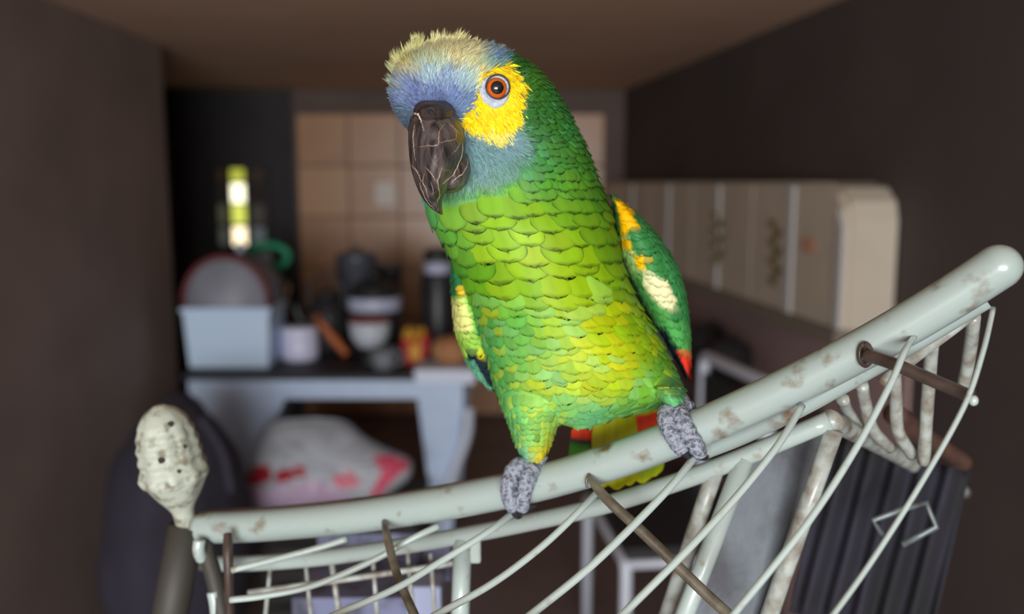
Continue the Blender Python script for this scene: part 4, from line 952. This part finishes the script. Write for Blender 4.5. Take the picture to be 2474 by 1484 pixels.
# thighs
for lf in (LTL, LTR):
    Y_, T_ = [], []; y = 926.0; k = 0
    while y < lf.y1 - 6:
        cx, hw, dc, hd = lf.par(y); circ = math.pi * (hw * dc / F + hd); nn = max(6, int(circ / 0.0062))
        for j in range(nn): Y_.append(y + rng.normal(0, 2)); T_.append(2 * math.pi * (j + 0.5 * (k % 2)) / nn)
        y += 15; k += 1
    Y_, T_ = np.array(Y_), np.array(T_); x_, yy_, _ = project(lf.S(Y_ + 15, T_)); c_ = body_col(x_, yy_) * (1 + 0.12 * rng.standard_normal(len(Y_)))[:, None]
    rs = rng.random(len(Y_)); c_[rs > 0.85] = 0.6 * c_[rs > 0.85] + 0.4 * s2l((210, 216, 40))
    L_ = np.full(len(Y_), 0.0095) * np.where(Y_ > lf.y1 - 25, 0.6, 1)
    p_, cf_, uvf = feathers(lf, Y_, T_, L_, np.full(len(Y_), 0.0095), np.clip(c_, 0.01, 0.9), lift=0.0013, edge=0.25)
    stuff(feather_mesh('thigh_feathers', p_, cf_, uvf, parrot))

# --- fine face plumage: thin tapering plumes laid away from the beak
def plumes(name, px, py, dx, dy, L, w, col, lift, parent, loft=LB, curl=0.0, flare=None):
    n = len(px); K = 5; A = np.linspace(0, 1, K)
    X = px[:, None] + dx[:, None] * L[:, None] * A; Y = py[:, None] + dy[:, None] * L[:, None] * A
    Yc = np.clip(Y, loft.y0 + 1.5, loft.y1)
    th = loft.front(X.ravel(), Yc.ravel()); S_ = loft.S(Yc.ravel(), th).reshape(n, K, 3)
    N_ = loft.frame(Yc.ravel(), th)[2].reshape(n, K, 3)
    tru = PV(X.ravel(), Y.ravel(), project(S_.reshape(-1, 3))[2]).reshape(n, K, 3)
    if flare is not None: S_ = S_ + (tru - S_) * flare[:, None, None]
    pos = S_ + N_ * (0.0002 + lift[:, None] * A ** 1.3)[:, :, None]
    T_ = np.gradient(pos, axis=1); T_ /= np.linalg.norm(T_, axis=2)[:, :, None] + 1e-9
    B_ = np.cross(T_, N_); B_ /= np.linalg.norm(B_, axis=2)[:, :, None] + 1e-9
    ang = rng.uniform(-0.5, 0.5, n)[:, None, None]; B_ = B_ * np.cos(ang) + N_ * np.sin(ang)
    wd = w[:, None] * np.array([0.6, 1.0, 0.95, 0.6, 0.06])[None]
    v = np.stack([pos - B_ * wd[:, :, None] / 2, pos + B_ * wd[:, :, None] / 2], 2).reshape(n, K * 2, 3)
    fa = np.array([(2 * i, 2 * i + 1, 2 * i + 3, 2 * i + 2) for i in range(K - 1)])
    f = (fa[None] + (np.arange(n) * K * 2)[:, None, None]).reshape(-1, 4)
    c = np.repeat(col[:, None, :], K * 2, axis=1)
    return stuff(mesh_obj(name, v.reshape(-1, 3), f, M_fine, parent, colors=np.clip(c.reshape(-1, 3), 0, 0.98)))
def beak_zone(x, y):   # area covered by the beak and cere
    return (in_poly(x, y, np.array([(985, 282), (1005, 262), (1030, 252), (1062, 252), (1090, 272), (1108, 300), (1128, 345), (1135, 400), (1132, 450), (1000, 470), (984, 340)], float)))
def eye_zone(x, y): return ((x - 1194) / 33.0) ** 2 + ((y - 219) / 37.0) ** 2 < 1
Np = 15000
x = rng.uniform(925, 1300, Np); y = rng.uniform(106, 478, Np)
cx, hw, dc, hd = LB.par(y)
ok = (np.abs(x - cx) < hw * 0.995) & (x < face_edge(y) + rng.normal(0, 8, Np)) & ~beak_zone(x, y) & ~eye_zone(x, y)
x, y = x[ok], y[ok]; n = len(x)
bx0, by0 = 1048.0, 300.0
dx, dy = x - bx0, y - by0; r_ = np.hypot(dx, dy); dx, dy = dx / r_, dy / r_
# far cheek / throat flows down, crown flows up-back
low = np.clip((y - 330) / 80, 0, 1); dx = dx * (1 - 0.75 * low) + 0.10 * low; dy = dy * (1 - low) + low
yz = in_poly(x, y, YEL); dx[yz] = 0.55; dy[yz] = 0.75
cr_ = (y < 190) & (x > 1040); dx[cr_] += 0.45; 
dx += rng.normal(0, 0.16, n); dy += rng.normal(0, 0.16, n); r_ = np.hypot(dx, dy); dx /= r_; dy /= r_
L = rng.uniform(16, 28, n); L[r_ < 0] = 10; dist_b = np.hypot(x - bx0, y - 275); L *= np.clip(dist_b / 110, 0.5, 1.0)
tipx, tipy = x + dx * L, y + dy * L
bad = eye_zone(tipx, tipy) | beak_zone(tipx, tipy); L[bad] *= 0.3
mx_, my_ = x + dx * L * 0.5 + rng.normal(0, 5, n), y + dy * L * 0.5 + rng.normal(0, 5, n)
col = body_col(mx_, my_) * (1 + 0.16 * rng.standard_normal(n))[:, None]
w = np.where(yz, 4.2, 3.2) * rng.uniform(0.7, 1.3, n) * 0.47 / F
lift = rng.uniform(0.0006, 0.0020, n) * np.where(dist_b < 70, 0.6, 1)
plumes('face_plumage', x, y, dx, dy, L, w, np.clip(col, 0.004, 0.95), lift, parrot)
# wispy crest tufts
xs_, ys_, dxs, dys, Ls_, cs = [], [], [], [], [], []
for (tx_, ty_, ux, uy, ln, sp_, cnt, rgb) in ((1004, 138, -0.12, -1, 50, 7, 110, (200, 196, 132)), (1000, 142, -0.5, -1, 40, 7, 70, (186, 184, 128)), (1030, 128, 0.25, -1, 28, 9, 90, (196, 196, 140)), (1052, 122, 0.2, -1, 38, 10, 130, (212, 206, 150)), (1070, 116, 0.55, -1, 36, 9, 120, (216, 210, 156)), (1088, 113, 0.75, -0.9, 42, 8, 130, (220, 212, 158)),
        (1110, 118, 0.9, -0.55, 32, 12, 120, (212, 206, 150)), (1135, 122, 1.0, -0.3, 34, 14, 110, (200, 200, 150)), (970, 168, -0.35, -1, 46, 7, 120, (196, 190, 130)), (956, 178, -0.6, -0.9, 34, 7, 90, (176, 178, 132)), (984, 158, -0.2, -1, 34, 7, 90, (192, 188, 122)), (944, 200, -0.75, -0.7, 22, 8, 90, (150, 166, 144)), (1162, 126, 1, -0.15, 40, 14, 110, (140, 164, 176)), (1190, 130, 1, 0.15, 36, 12, 100, (104, 136, 172)),
        (944, 228, -0.6, -0.5, 12, 12, 90, (118, 142, 166)), (1120, 135, 0.9, -0.4, 40, 22, 160, (210, 204, 150)), (1080, 140, 0.4, -0.9, 40, 24, 160, (208, 202, 148)), (1040, 150, 0.0, -1, 34, 20, 120, (186, 194, 154))):
    for _ in range(cnt):
        xs_.append(tx_ + rng.normal(0, sp_)); ys_.append(ty_ + rng.normal(0, sp_ * 0.45)); a = math.atan2(uy, ux) + rng.normal(0, 0.2)
        dxs.append(math.cos(a)); dys.append(math.sin(a)); Ls_.append(ln * rng.uniform(0.6, 1.1)); cs.append(s2l(rgb) * rng.uniform(0.8, 1.15))
xs_, ys_, dxs, dys, Ls_, cs = map(np.array, (xs_, ys_, dxs, dys, Ls_, cs))
cxx, hww = LB.par(np.maximum(ys_, 107))[:2]; okc = np.abs(xs_ - cxx) < hww
xs_, ys_, dxs, dys, Ls_, cs = (q[okc] for q in (xs_, ys_, dxs, dys, Ls_, cs))
n = len(xs_)
plumes('crest_plumes', xs_, np.maximum(ys_, 107), dxs, dys, Ls_, rng.uniform(2.2, 4.0, n) * 0.48 / F, np.clip(cs, 0, 0.95), rng.uniform(0.001, 0.0025, n), parrot, flare=np.full(n, 0.85))

# --- beak
up_rows = [(250, 1020, 1070, 0.466, 0.01), (260, 1006, 1088, 0.464, 0.017), (280, 992, 1106, 0.462, 0.024), (310, 986, 1117, 0.46, 0.0285), (345, 986, 1126, 0.459, 0.031), (380, 989, 1123, 0.459, 0.031), (410, 993, 1112, 0.459, 0.029), (440, 1002, 1095, 0.458, 0.025), (465, 1012, 1077, 0.457, 0.02), (485, 1024, 1068, 0.456, 0.0145), (503, 1040, 1068, 0.455, 0.009), (514, 1056, 1070, 0.454, 0.005), (519, 1065, 1070, 0.454, 0.002)]
lo_rows = [(372, 1080, 1130, 0.467, 0.014), (400, 1068, 1136, 0.466, 0.02), (425, 1062, 1134, 0.465, 0.021), (445, 1060, 1128, 0.465, 0.019), (460, 1062, 1112, 0.466, 0.013), (467, 1072, 1095, 0.467, 0.006)]
LU, LL = Loft(up_rows, 1.12, 11), Loft(lo_rows, 1.0, 9)
def horn_mat(name, c0, c1, crack, rough=0.46):
    m = bpy.data.materials.new(name); m.use_nodes = True; nt = m.node_tree; b = nt.nodes['Principled BSDF']; b.inputs['Roughness'].default_value = rough; b.inputs['Coat Weight'].default_value = 0.12; b.inputs['Coat Roughness'].default_value = 0.2; b.inputs['Specular IOR Level'].default_value = 0.22
    tc = nt.nodes.new('ShaderNodeTexCoord'); mp = nt.nodes.new('ShaderNodeMapping'); mp.inputs['Scale'].default_value = (1.6, 1.6, 0.55); nt.links.new(tc.outputs['Object'], mp.inputs[0])
    nz = nt.nodes.new('ShaderNodeTexNoise'); nz.inputs['Scale'].default_value = 120; nz.inputs['Detail'].default_value = 5; nt.links.new(mp.outputs[0], nz.inputs['Vector'])
    r = nt.nodes.new('ShaderNodeValToRGB'); r.color_ramp.elements[0].position = 0.38; r.color_ramp.elements[1].position = 0.72
    r.color_ramp.elements[0].color = tuple(s2l(c0)) + (1,); r.color_ramp.elements[1].color = tuple(s2l(c1)) + (1,); nt.links.new(nz.outputs['Fac'], r.inputs['Fac'])
    ad = nt.nodes.new('ShaderNodeVectorMath'); ad.operation = 'MULTIPLY_ADD'; ad.inputs[1].default_value = (0.006, 0.006, 0.006); nt.links.new(nz.outputs['Color'], ad.inputs[0]); nt.links.new(mp.outputs[0], ad.inputs[2])
    vo = nt.nodes.new('ShaderNodeTexVoronoi'); vo.feature = 'DISTANCE_TO_EDGE'; vo.inputs['Scale'].default_value = 75; nt.links.new(ad.outputs[0], vo.inputs['Vector'])
    r2 = nt.nodes.new('ShaderNodeValToRGB'); r2.color_ramp.elements[0].position = 0.0; r2.color_ramp.elements[1].position = 0.035; r2.color_ramp.elements[0].color = (0.55, 0.55, 0.55, 1); r2.color_ramp.elements[1].color = (0, 0, 0, 1); nt.links.new(vo.outputs['Distance'], r2.inputs['Fac'])
    mul = nt.nodes.new('ShaderNodeMath'); mul.operation = 'MULTIPLY'; nt.links.new(r2.outputs['Color'], mul.inputs[0]); nt.links.new(nz.outputs['Fac'], mul.inputs[1])
    mx = nt.nodes.new('ShaderNodeMix'); mx.data_type = 'RGBA'; nt.links.new(mul.outputs[0], mx.inputs['Factor']); nt.links.new(r.outputs['Color'], mx.inputs[6]); mx.inputs[7].default_value = tuple(s2l(crack)) + (1,)
    nt.links.new(mx.outputs[2], b.inputs['Base Color'])
    bp = nt.nodes.new('ShaderNodeBump'); bp.inputs['Strength'].default_value = 0.35; bp.inputs['Distance'].default_value = 0.0006; nt.links.new(nz.outputs['Fac'], bp.inputs['Height']); nt.links.new(bp.outputs['Normal'], b.inputs['Normal'])
    return m
M_beak = horn_mat('beak_horn', (42, 37, 38), (108, 98, 96), (150, 130, 112))
M_cere = horn_mat('cere_skin', (36, 30, 31), (78, 64, 62), (104, 88, 84), 0.6)
M_crack = mat('beak_flake', (170, 146, 124), 0.5); M_pale = mat('beak_pale', (206, 186, 172), 0.45)
v, f = LU.geo(80, 56); v = np.array(v)
qx, qy, qd = project(v)
# culmen ridge down the middle of the front
ridge = np.exp(-((qx - np.interp(qy, [250, 330, 420, 518], [1046, 1050, 1048, 1066])) / 16.0) ** 2) * np.clip((qy - 262) / 40, 0, 1) * np.clip((505 - qy) / 60, 0, 1) * (qd < np.interp(qy, [250, 518], [.462, .455]))
v = v - FWD * (0.0022 * ridge)[:, None]
bk = mesh_obj('upper_beak', v, f, M_beak, parrot)
bvU = BVHTree.FromPolygons([tuple(q) for q in v], [q for q in f])
v2, f2 = LL.geo(40, 40); lbk = mesh_obj('lower_beak', v2, f2, M_beak, parrot)
bvL = BVHTree.FromPolygons([tuple(q) for q in v2], f2)
cere_rows = [(243, 1018, 1075, 0.464, 0.012), (252, 1004, 1090, 0.462, 0.021), (266, 998, 1100, 0.46, 0.0265), (282, 1000, 1096, 0.46, 0.0285), (294, 1010, 1084, 0.461, 0.026), (302, 1022, 1070, 0.462, 0.02)]
vC, fC = Loft(cere_rows, 1.0, 7).geo(30, 40); mesh_obj('cere', vC, fC, M_cere, parrot); bvC = BVHTree.FromPolygons([tuple(q) for q in vC], fC)
def crack(pts, w, m, bvs, parent, name='beak_flake', n=26, z=0.0):
    c2 = catmull(np.array(pts, float), n); V = []; rr = []
    for i, (cx_, cy_) in enumerate(c2):
        best = None
        for b_ in bvs:
            h = cast(b_, cx_ + rng.normal(0, 0.7), cy_ + rng.normal(0, 0.7), 0.0)
            if h is not None and (best is None or (h - CAM) @ FWD < (best - CAM) @ FWD): best = h
        if best is not None: V.append(best + z); rr.append(w * (0.35 + 0.65 * math.sin(math.pi * i / (n - 1))) * rng.uniform(0.6, 1.25))
    if len(V) > 3:
        vv_, ff_ = tube_geo(V, rr, 6); return mesh_obj(name, vv_, ff_, m, parent)
for pts, w in (([(1002, 300), (999, 330), (1000, 360), (1005, 390)], .00028), ([(992, 398), (1004, 410), (1012, 424), (1018, 440)], .00034), ([(1028, 404), (1038, 414), (1046, 426), (1055, 442)], .00026), ([(1070, 404), (1062, 424), (1058, 440), (1062, 470), (1056, 490)], .00034),
               ([(1011, 356), (1035, 352), (1058, 350), (1060, 330), (1063, 312), (1079, 298)], .00026), ([(1064, 345), (1082, 340), (1099, 337), (1103, 322), (1098, 316)], .00024), ([(1024, 420), (1022, 440), (1030, 460), (1036, 480)], .00026), ([(1040, 440), (1046, 456), (1046, 470)], .0002), ([(1014, 440), (1022, 466), (1034, 490), (1050, 505)], .00026), ([(1112, 345), (1104, 360), (1092, 372)], .0002), ([(1085, 300), (1100, 312), (1110, 326)], .00022)):
    crack(pts, w, M_crack, [bvU], parrot)
crack([(1118, 346), (1116, 372), (1108, 396), (1096, 420), (1080, 436), (1070, 445)], .0005, M_crack, [bvU, bvL], parrot)
crack([(1130, 380), (1128, 400), (1118, 420), (1104, 430), (1090, 442)], .0004, M_crack, [bvL, bvU], parrot)
crack([(986, 296), (990, 284), (1002, 274), (1013, 280), (1018, 296)], .00075, M_pale, [bvU, bvC], parrot, 'pale_flake')
crack([(1018, 294), (1022, 306), (1024, 316)], .0003, M_crack, [bvU, bvC], parrot)
# nostrils
for nx_, ny_ in ((1041, 271), (1004, 284)):
    h = cast(bvC, nx_, ny_, 0.0)
    if h is not None: 
        vv_, ff_ = tube_geo([h + 0.0020 * (math.cos(t) * RIGHT + math.sin(t) * UP) for t in np.linspace(0, 2 * math.pi, 17)], 0.0006, 6); mesh_obj('nostril_rim', vv_, ff_, M_cere, parrot)
        blob('nostril', h, (0.0016, 0.0006, 0.0016), mat('nostril_dark', (14, 12, 12), 0.8), parrot, amp=0, sub=2)

# --- eye
def eye_at(px, py, R, name='eye'):
    th = LB.front(np.array([px]), np.array([py])); s0 = LB.S(np.array([py]), th)[0]; n0 = LB.frame(np.array([py], float), th)[2][0]
    tocam = CAM - s0; tocam /= np.linalg.norm(tocam)
    ax_ = n0 * 0.45 + tocam * 0.55; ax_ /= np.linalg.norm(ax_)
    ctr = s0 - n0 * R * 0.35
    X = np.cross(ax_, (0, 0, 1.0)); X /= np.linalg.norm(X); Yv = np.cross(X, ax_)
    vs, cs, fs = [], [], []
    nph, nt_ = 70, 40
    for i in range(nph):
        ph = math.pi * 0.75 * i / (nph - 1); rpx = math.sin(ph)
        if ph > math.pi / 2: rpx = 1
        if rpx < 0.50: c = (10, 12, 18)
        elif rpx < 0.56: c = (70, 34, 16)
        elif rpx < 0.66: c = (214, 104, 22)
        elif rpx < 0.70: c = (150, 60, 18)
        elif rpx < 0.84: c = (226, 96, 16)
        elif rpx < 0.88: c = (120, 44, 18)
        else: c = (34, 24, 22)
        bul = 1.0 + 0.06 * max(0, math.cos(ph)) ** 4
        for j in range(nt_):
            t = 2 * math.pi * j / nt_
            vs.append(ctr + R * bul * (math.cos(ph) * ax_ + math.sin(ph) * (math.cos(t) * X + math.sin(t) * Yv)))
            cs.append(s2l(c) * (1 + 0.15 * math.sin(j * 5.0 + i)))
    for i in range(nph - 1):
        for j in range(nt_): fs.append((i * nt_ + j, i * nt_ + (j + 1) % nt_, (i + 1) * nt_ + (j + 1) % nt_, (i + 1) * nt_ + j))
    ey = mesh_obj(name, vs, fs, mat('eye_colours', rough=0.12, attr='Col', coat=1.0, spec=0.6), parrot, colors=np.array(cs))
    ey['label'] = 'orange ringed eye with a black pupil'
    rim = [s0 + n0 * 0.0016 + R * 1.02 * (math.cos(t) * X + math.sin(t) * Yv) for t in np.linspace(0, 2 * math.pi, 41)]
    vv_, ff_ = tube_geo(rim, 0.0005, 8); mesh_obj('eyelid', vv_, ff_, mat('eyelid_dark', (58, 44, 42), 0.5), parrot)
    return s0, n0, X, Yv
s0, n0, X, Yv = eye_at(1201, 212, 0.0060)
# pale bare skin round the eye
V, Fc = [], []
nr, ns = 7, 48
for i in range(nr):
    a = 0.55 + 0.45 * i / (nr - 1)
    for j in range(ns):
        t = 2 * math.pi * j / ns; ex = 37 * a; eyv = 40 * a
        x_ = 1194 + ex * math.cos(t) + 6 * (1 - i / (nr - 1)); y_ = 219 + eyv * math.sin(t) * (1.08 if math.sin(t) > 0 else 0.92) - 6 * (1 - i / (nr - 1))
        th = LB.front(np.array([x_]), np.array([y_])); q = LB.S(np.array([y_]), th)[0]; nn_ = LB.frame(np.array([y_]), th)[2][0]
        V.append(q + nn_ * (0.0002 + 0.0013 * math.sin(math.pi * min(1, (nr - 1 - i) / (nr - 1) + 0.12)) + 0.00012 * math.sin(a * 60)))
for i in range(nr - 1):
    for j in range(ns): Fc.append((i * ns + j, i * ns + (j + 1) % ns, (i + 1) * ns + (j + 1) % ns, (i + 1) * ns + j))
mesh_obj('eye_skin', V, Fc, mat('eye_skin', (188, 194, 206), 0.6, noise=((160, 170, 190), 400, 0.4, 0.65), bump=(900, 0.5)), parrot)

# --- wings
def wing(lf, side, rows_step, big_len):
    th_rows = []
    shell_v, shell_f = lf.geo(60, 36)
    wx, wy, wd_ = project(shell_v)
    c = wing_col(wx, wy, side)
    root = mesh_obj('wing', shell_v, shell_f, M_under, parrot, colors=c)
    Y_, T_, L_, W_ = [], [], [], []
    y = lf.y0 + 4; k = 0
    while y < lf.y1 - 12:
        u = (y - lf.y0) / (lf.y1 - lf.y0); wd2 = 0.0075 + 0.004 * u; cx, hw, dc, hd = lf.par(y); circ = math.pi * (hw * dc / F + hd); nn = max(5, int(circ / (wd2 * 0.55)))
        for j in range(nn):
            Y_.append(y + rng.normal(0, 2)); T_.append(2 * math.pi * (j + 0.5 * (k % 2)) / nn + rng.normal(0, 0.02)); L_.append((0.010 + big_len * u) * rng.uniform(0.9, 1.1)); W_.append(wd2)
        y += rows_step * (1 + 0.5 * u); k += 1
    Y_, T_, L_, W_ = map(np.array, (Y_, T_, L_, W_))
    L_ = np.minimum(L_, (lf.y1 - Y_ + 6) * 0.54 / F)
    x_, yy_, _ = project(lf.S(Y_ + L_ * F / 0.54 * 0.6, T_)); c_ = wing_col(x_, yy_, side)
    c_ = np.clip(c_ * (1 + 0.10 * rng.standard_normal(len(Y_)))[:, None], 0.003, 0.95)
    p_, cf, uvf = feathers(lf, Y_, T_, L_, W_, c_, lift=0.0012, edge=0.35)
    x2, y2, _ = project(p_.reshape(-1, 3)); cw = wing_col(x2, y2, side).reshape(cf.shape)
    cf = 0.35 * cf + 0.65 * cw * (cf / np.maximum(c_[:, None, :], 1e-4))
    bigm = Y_ > lf.y0 + 0.35 * (lf.y1 - lf.y0); fm = np.sin(T_) > -0.1
    for i in np.where(bigm & fm)[0][:110]: feather_mesh('wing_feather', p_[i:i + 1], cf[i:i + 1], uvf, root)
    rr_ = ~(bigm & fm); stuff(feather_mesh('covert_feathers', p_[rr_], cf[rr_], uvf, root))
    return root
YW1 = np.array([(1484, 482), (1510, 492), (1535, 512), (1530, 525), (1548, 548), (1522, 550), (1516, 570), (1500, 566), (1496, 520)], float)
YW2 = np.array([(1500, 576), (1520, 580), (1530, 592), (1518, 604), (1504, 598)], float); YW3 = np.array([(1530, 618), (1556, 616), (1554, 640), (1560, 652), (1545, 650), (1534, 634)], float)
CW = np.array([(1553, 652), (1575, 655), (1592, 672), (1612, 676), (1620, 700), (1636, 726), (1622, 750), (1604, 742), (1575, 715), (1552, 690)], float)
def wing_col(x, y, side):
    x = np.asarray(x, float); y = np.asarray(y, float); c = np.tile(s2l((52, 124, 62)), (len(x), 1))
    if side == 'R':
        inn = np.interp(y, [470, 600, 650, 700, 750, 800, 850, 890, 912], [1470, 1500, 1516, 1540, 1567, 1594, 1624, 1644, 1656])
        outr = np.interp(y, [470, 520, 560, 610, 650, 700, 750, 850, 912], [1490, 1545, 1583, 1618, 1640, 1655, 1663, 1669, 1667])
        u = (x - inn) / np.maximum(outr - inn, 1)
        c = np.where((u > 0.75)[:, None], s2l((62, 140, 76)), c)
        dk = (y > 790) & (x - inn < 20); c[dk] = s2l((20, 36, 40))
        lg = (y > 640) & (y < 800) & ~dk & (u < 0.5); c[lg] = s2l((78, 150, 74))
        lg2 = (y > 570) & (y < 660) & ~dk & (u < 0.28); c[lg2] = s2l((150, 190, 110))
        c[in_poly(x, y, CW)] = s2l((228, 224, 172))
        for p_ in (YW1, YW2, YW3): c[in_poly(x, y, p_)] = s2l((250, 190, 6))
        gr = (y > 780) & ~dk; c[gr] = s2l((80, 160, 80))
        rd_ = (y > 848) & (x > inn + 10); c[rd_] = s2l((226, 56, 36))
    else:
        inn = np.interp(y, [630, 700, 750, 800, 840, 900, 942], [1108, 1145, 1165, 1180, 1192, 1203, 1202]); outr = np.interp(y, [630, 700, 750, 800, 840, 880, 915, 942], [1086, 1089, 1093, 1099, 1112, 1130, 1156, 1184])
        u = (x - outr) / np.maximum(inn - outr, 1)
        c[:] = s2l((46, 118, 70))
        lt = (y > 716) & (y < 862) & (u < 0.66); c[lt] = s2l((150, 200, 76)); lt2 = (y > 722) & (y < 800) & (u < 0.5); c[lt2] = s2l((222, 224, 132))
        dk = (y > 842) & (u > 0.12); c[dk] = s2l((24, 38, 48))
        c[(np.hypot(x - 1112, y - 700) < 11)] = s2l((246, 196, 10)); c[(np.hypot(x - 1162, y - 856) < 10)] = s2l((222, 206, 24))
        ed = (y > 870) & (u < 0.3); c[ed] = s2l((104, 178, 140))
    return c
wing(LWR, 'R', 15, 0.016); wing(LWL, 'L', 13, 0.012)

# --- tail feathers: behind the rail
def tail_feather(p0, p1, w, stops, d0=0.566, d1=0.585):
    a = P(*p0, d0); b = P(*p1, d1); t = (b - a); L = np.linalg.norm(t); t /= L; nrm = -FWD + t * (FWD @ t); nrm /= np.linalg.norm(nrm); bi = np.cross(t, nrm)
    V, C, UV = [], [], []
    n = 22
    for i in range(n):
        A = i / (n - 1)
        ww = w * min(1, 0.55 + A) * (math.sqrt(max(0, 1 - max(0, (A - 0.85) / 0.155) ** 2)))
        col = s2l(np.array([np.interp(A, [s_[0] for s_ in stops], [s_[1][k] for s_ in stops]) for k in range(3)]))
        for j in range(7):
            U = -1 + j / 3
            V.append(a + t * L * A + bi * ww * U / 2 + nrm * (0.0012 * (1 - U * U))); C.append(col * (0.85 if abs(U) < 0.1 else 1)); UV.append((U, A * 3))
    Fc = [(i * 7 + j, i * 7 + j + 1, i * 7 + j + 8, i * 7 + j + 7) for i in range(n - 1) for j in range(6)]
    return mesh_obj('tail_feather', V, Fc, M_feath, parrot, colors=np.clip(C, 0.003, 0.95), uv=np.array(UV))
YG, RD, GR, DK, LM = (176, 180, 20), (222, 64, 34), (86, 176, 60), (34, 48, 50), (200, 206, 24)
T1 = [(0, GR), (0.28, GR), (0.34, RD), (0.52, RD), (0.57, DK), (0.64, GR), (1, GR)]
T2 = [(0, YG), (0.35, YG), (0.5, (170, 160, 40)), (0.62, YG), (1, LM)]
T3 = [(0, LM), (0.24, LM), (0.28, RD), (0.48, RD), (0.52, DK), (0.62, GR), (1, LM)]
tail_feather((1420, 950), (1395, 1150), 0.0150, T1, .572, .590); tail_feather((1440, 955), (1425, 1165), 0.013, T1, .573, .592)
tail_feather((1462, 950), (1455, 1178), 0.0155, T2, .569, .585); tail_feather((1490, 950), (1490, 1182), 0.016, T2, .570, .584); tail_feather((1512, 945), (1520, 1172), 0.014, T2, .571, .586)
tail_feather((1545, 940), (1552, 1166), 0.0165, T3, .572, .588); tail_feather((1562, 940), (1580, 1150), 0.0150, T3, .574, .590)
tail_feather((1530, 950), (1535, 1150), 0.0105, [(0, YG), (0.3, DK), (1, DK)], .575, .592)

# --- feet
M_foot = mat('foot_skin', (146, 152, 166), 0.6, noise=((84, 88, 100), 420, 0.46, 0.62), bump=(420, 0.9)); M_claw = mat('claw_dark', (40, 40, 44), 0.35)
def toe(parent, pts, r0, r1, claw=None):
    c3 = catmull([P(*q) for q in pts], 46); s_ = np.linspace(0, 1, 46)
    rad = (r0 + (r1 - r0) * s_) * (1 + 0.10 * np.abs(np.sin(s_ * 21))) * np.where(s_ > 0.94, 0.8, 1)
    v_, f_ = tube_geo(c3, rad, 16); v_ = v_ + rng.normal(0, 0.00012, v_.shape)
    o = mesh_obj('toe', v_, f_, M_foot, parent)
    if claw:
        cw_ = catmull([P(*q) for q in claw], 14); vv_, ff_ = tube_geo(cw_, np.linspace(r1 * 0.75, 0.0003, 14), 10); mesh_obj('claw', vv_, ff_, M_claw, o)
def foot(shank, toes):
    c3 = catmull([P(*q) for q in shank], 20); v_, f_ = tube_geo(c3, np.linspace(0.0066, 0.0058, 20) * (1 + 0.06 * np.abs(np.sin(np.arange(20) * 1.3))), 18)
    ft = mesh_obj('foot', v_, f_, M_foot, parrot)
    for pts, r0, r1, cl_ in toes: toe(ft, pts, r0, r1, cl_)
foot([(1300, 1092, .536), (1290, 1112, .536), (1276, 1126, .5345)],
     [([(1282, 1124, .5345), (1250, 1128, .529), (1232, 1158, .5255), (1230, 1196, .5255), (1240, 1232, .5285)], .0053, .0043, [(1241, 1230, .528), (1250, 1248, .5295), (1262, 1250, .534)]),
      ([(1288, 1122, .535), (1282, 1140, .528), (1270, 1172, .5245), (1262, 1205, .5245), (1262, 1232, .5275)], .0053, .0043, [(1263, 1230, .527), (1280, 1230, .528), (1296, 1222, .531)]),
      ([(1285, 1122, .537), (1292, 1128, .545), (1296, 1150, .552)], .005, .0042, None)])
foot([(1640, 972, .512), (1638, 980, .508), (1636, 990, .503)],
     [([(1634, 988, .503), (1610, 1000, .4945), (1614, 1032, .490), (1632, 1064, .488), (1650, 1092, .489)], .0050, .0040, [(1650, 1090, .489), (1664, 1104, .490), (1672, 1108, .494)]),
      ([(1640, 986, .503), (1642, 1004, .4935), (1660, 1040, .4885), (1680, 1076, .487), (1694, 1102, .4885)], .0052, .0042, [(1693, 1100, .4885), (1706, 1106, .490), (1712, 1100, .494)]),
      ([(1644, 986, .505), (1658, 984, .508), (1668, 996, .514)], .0048, .0042, None)])
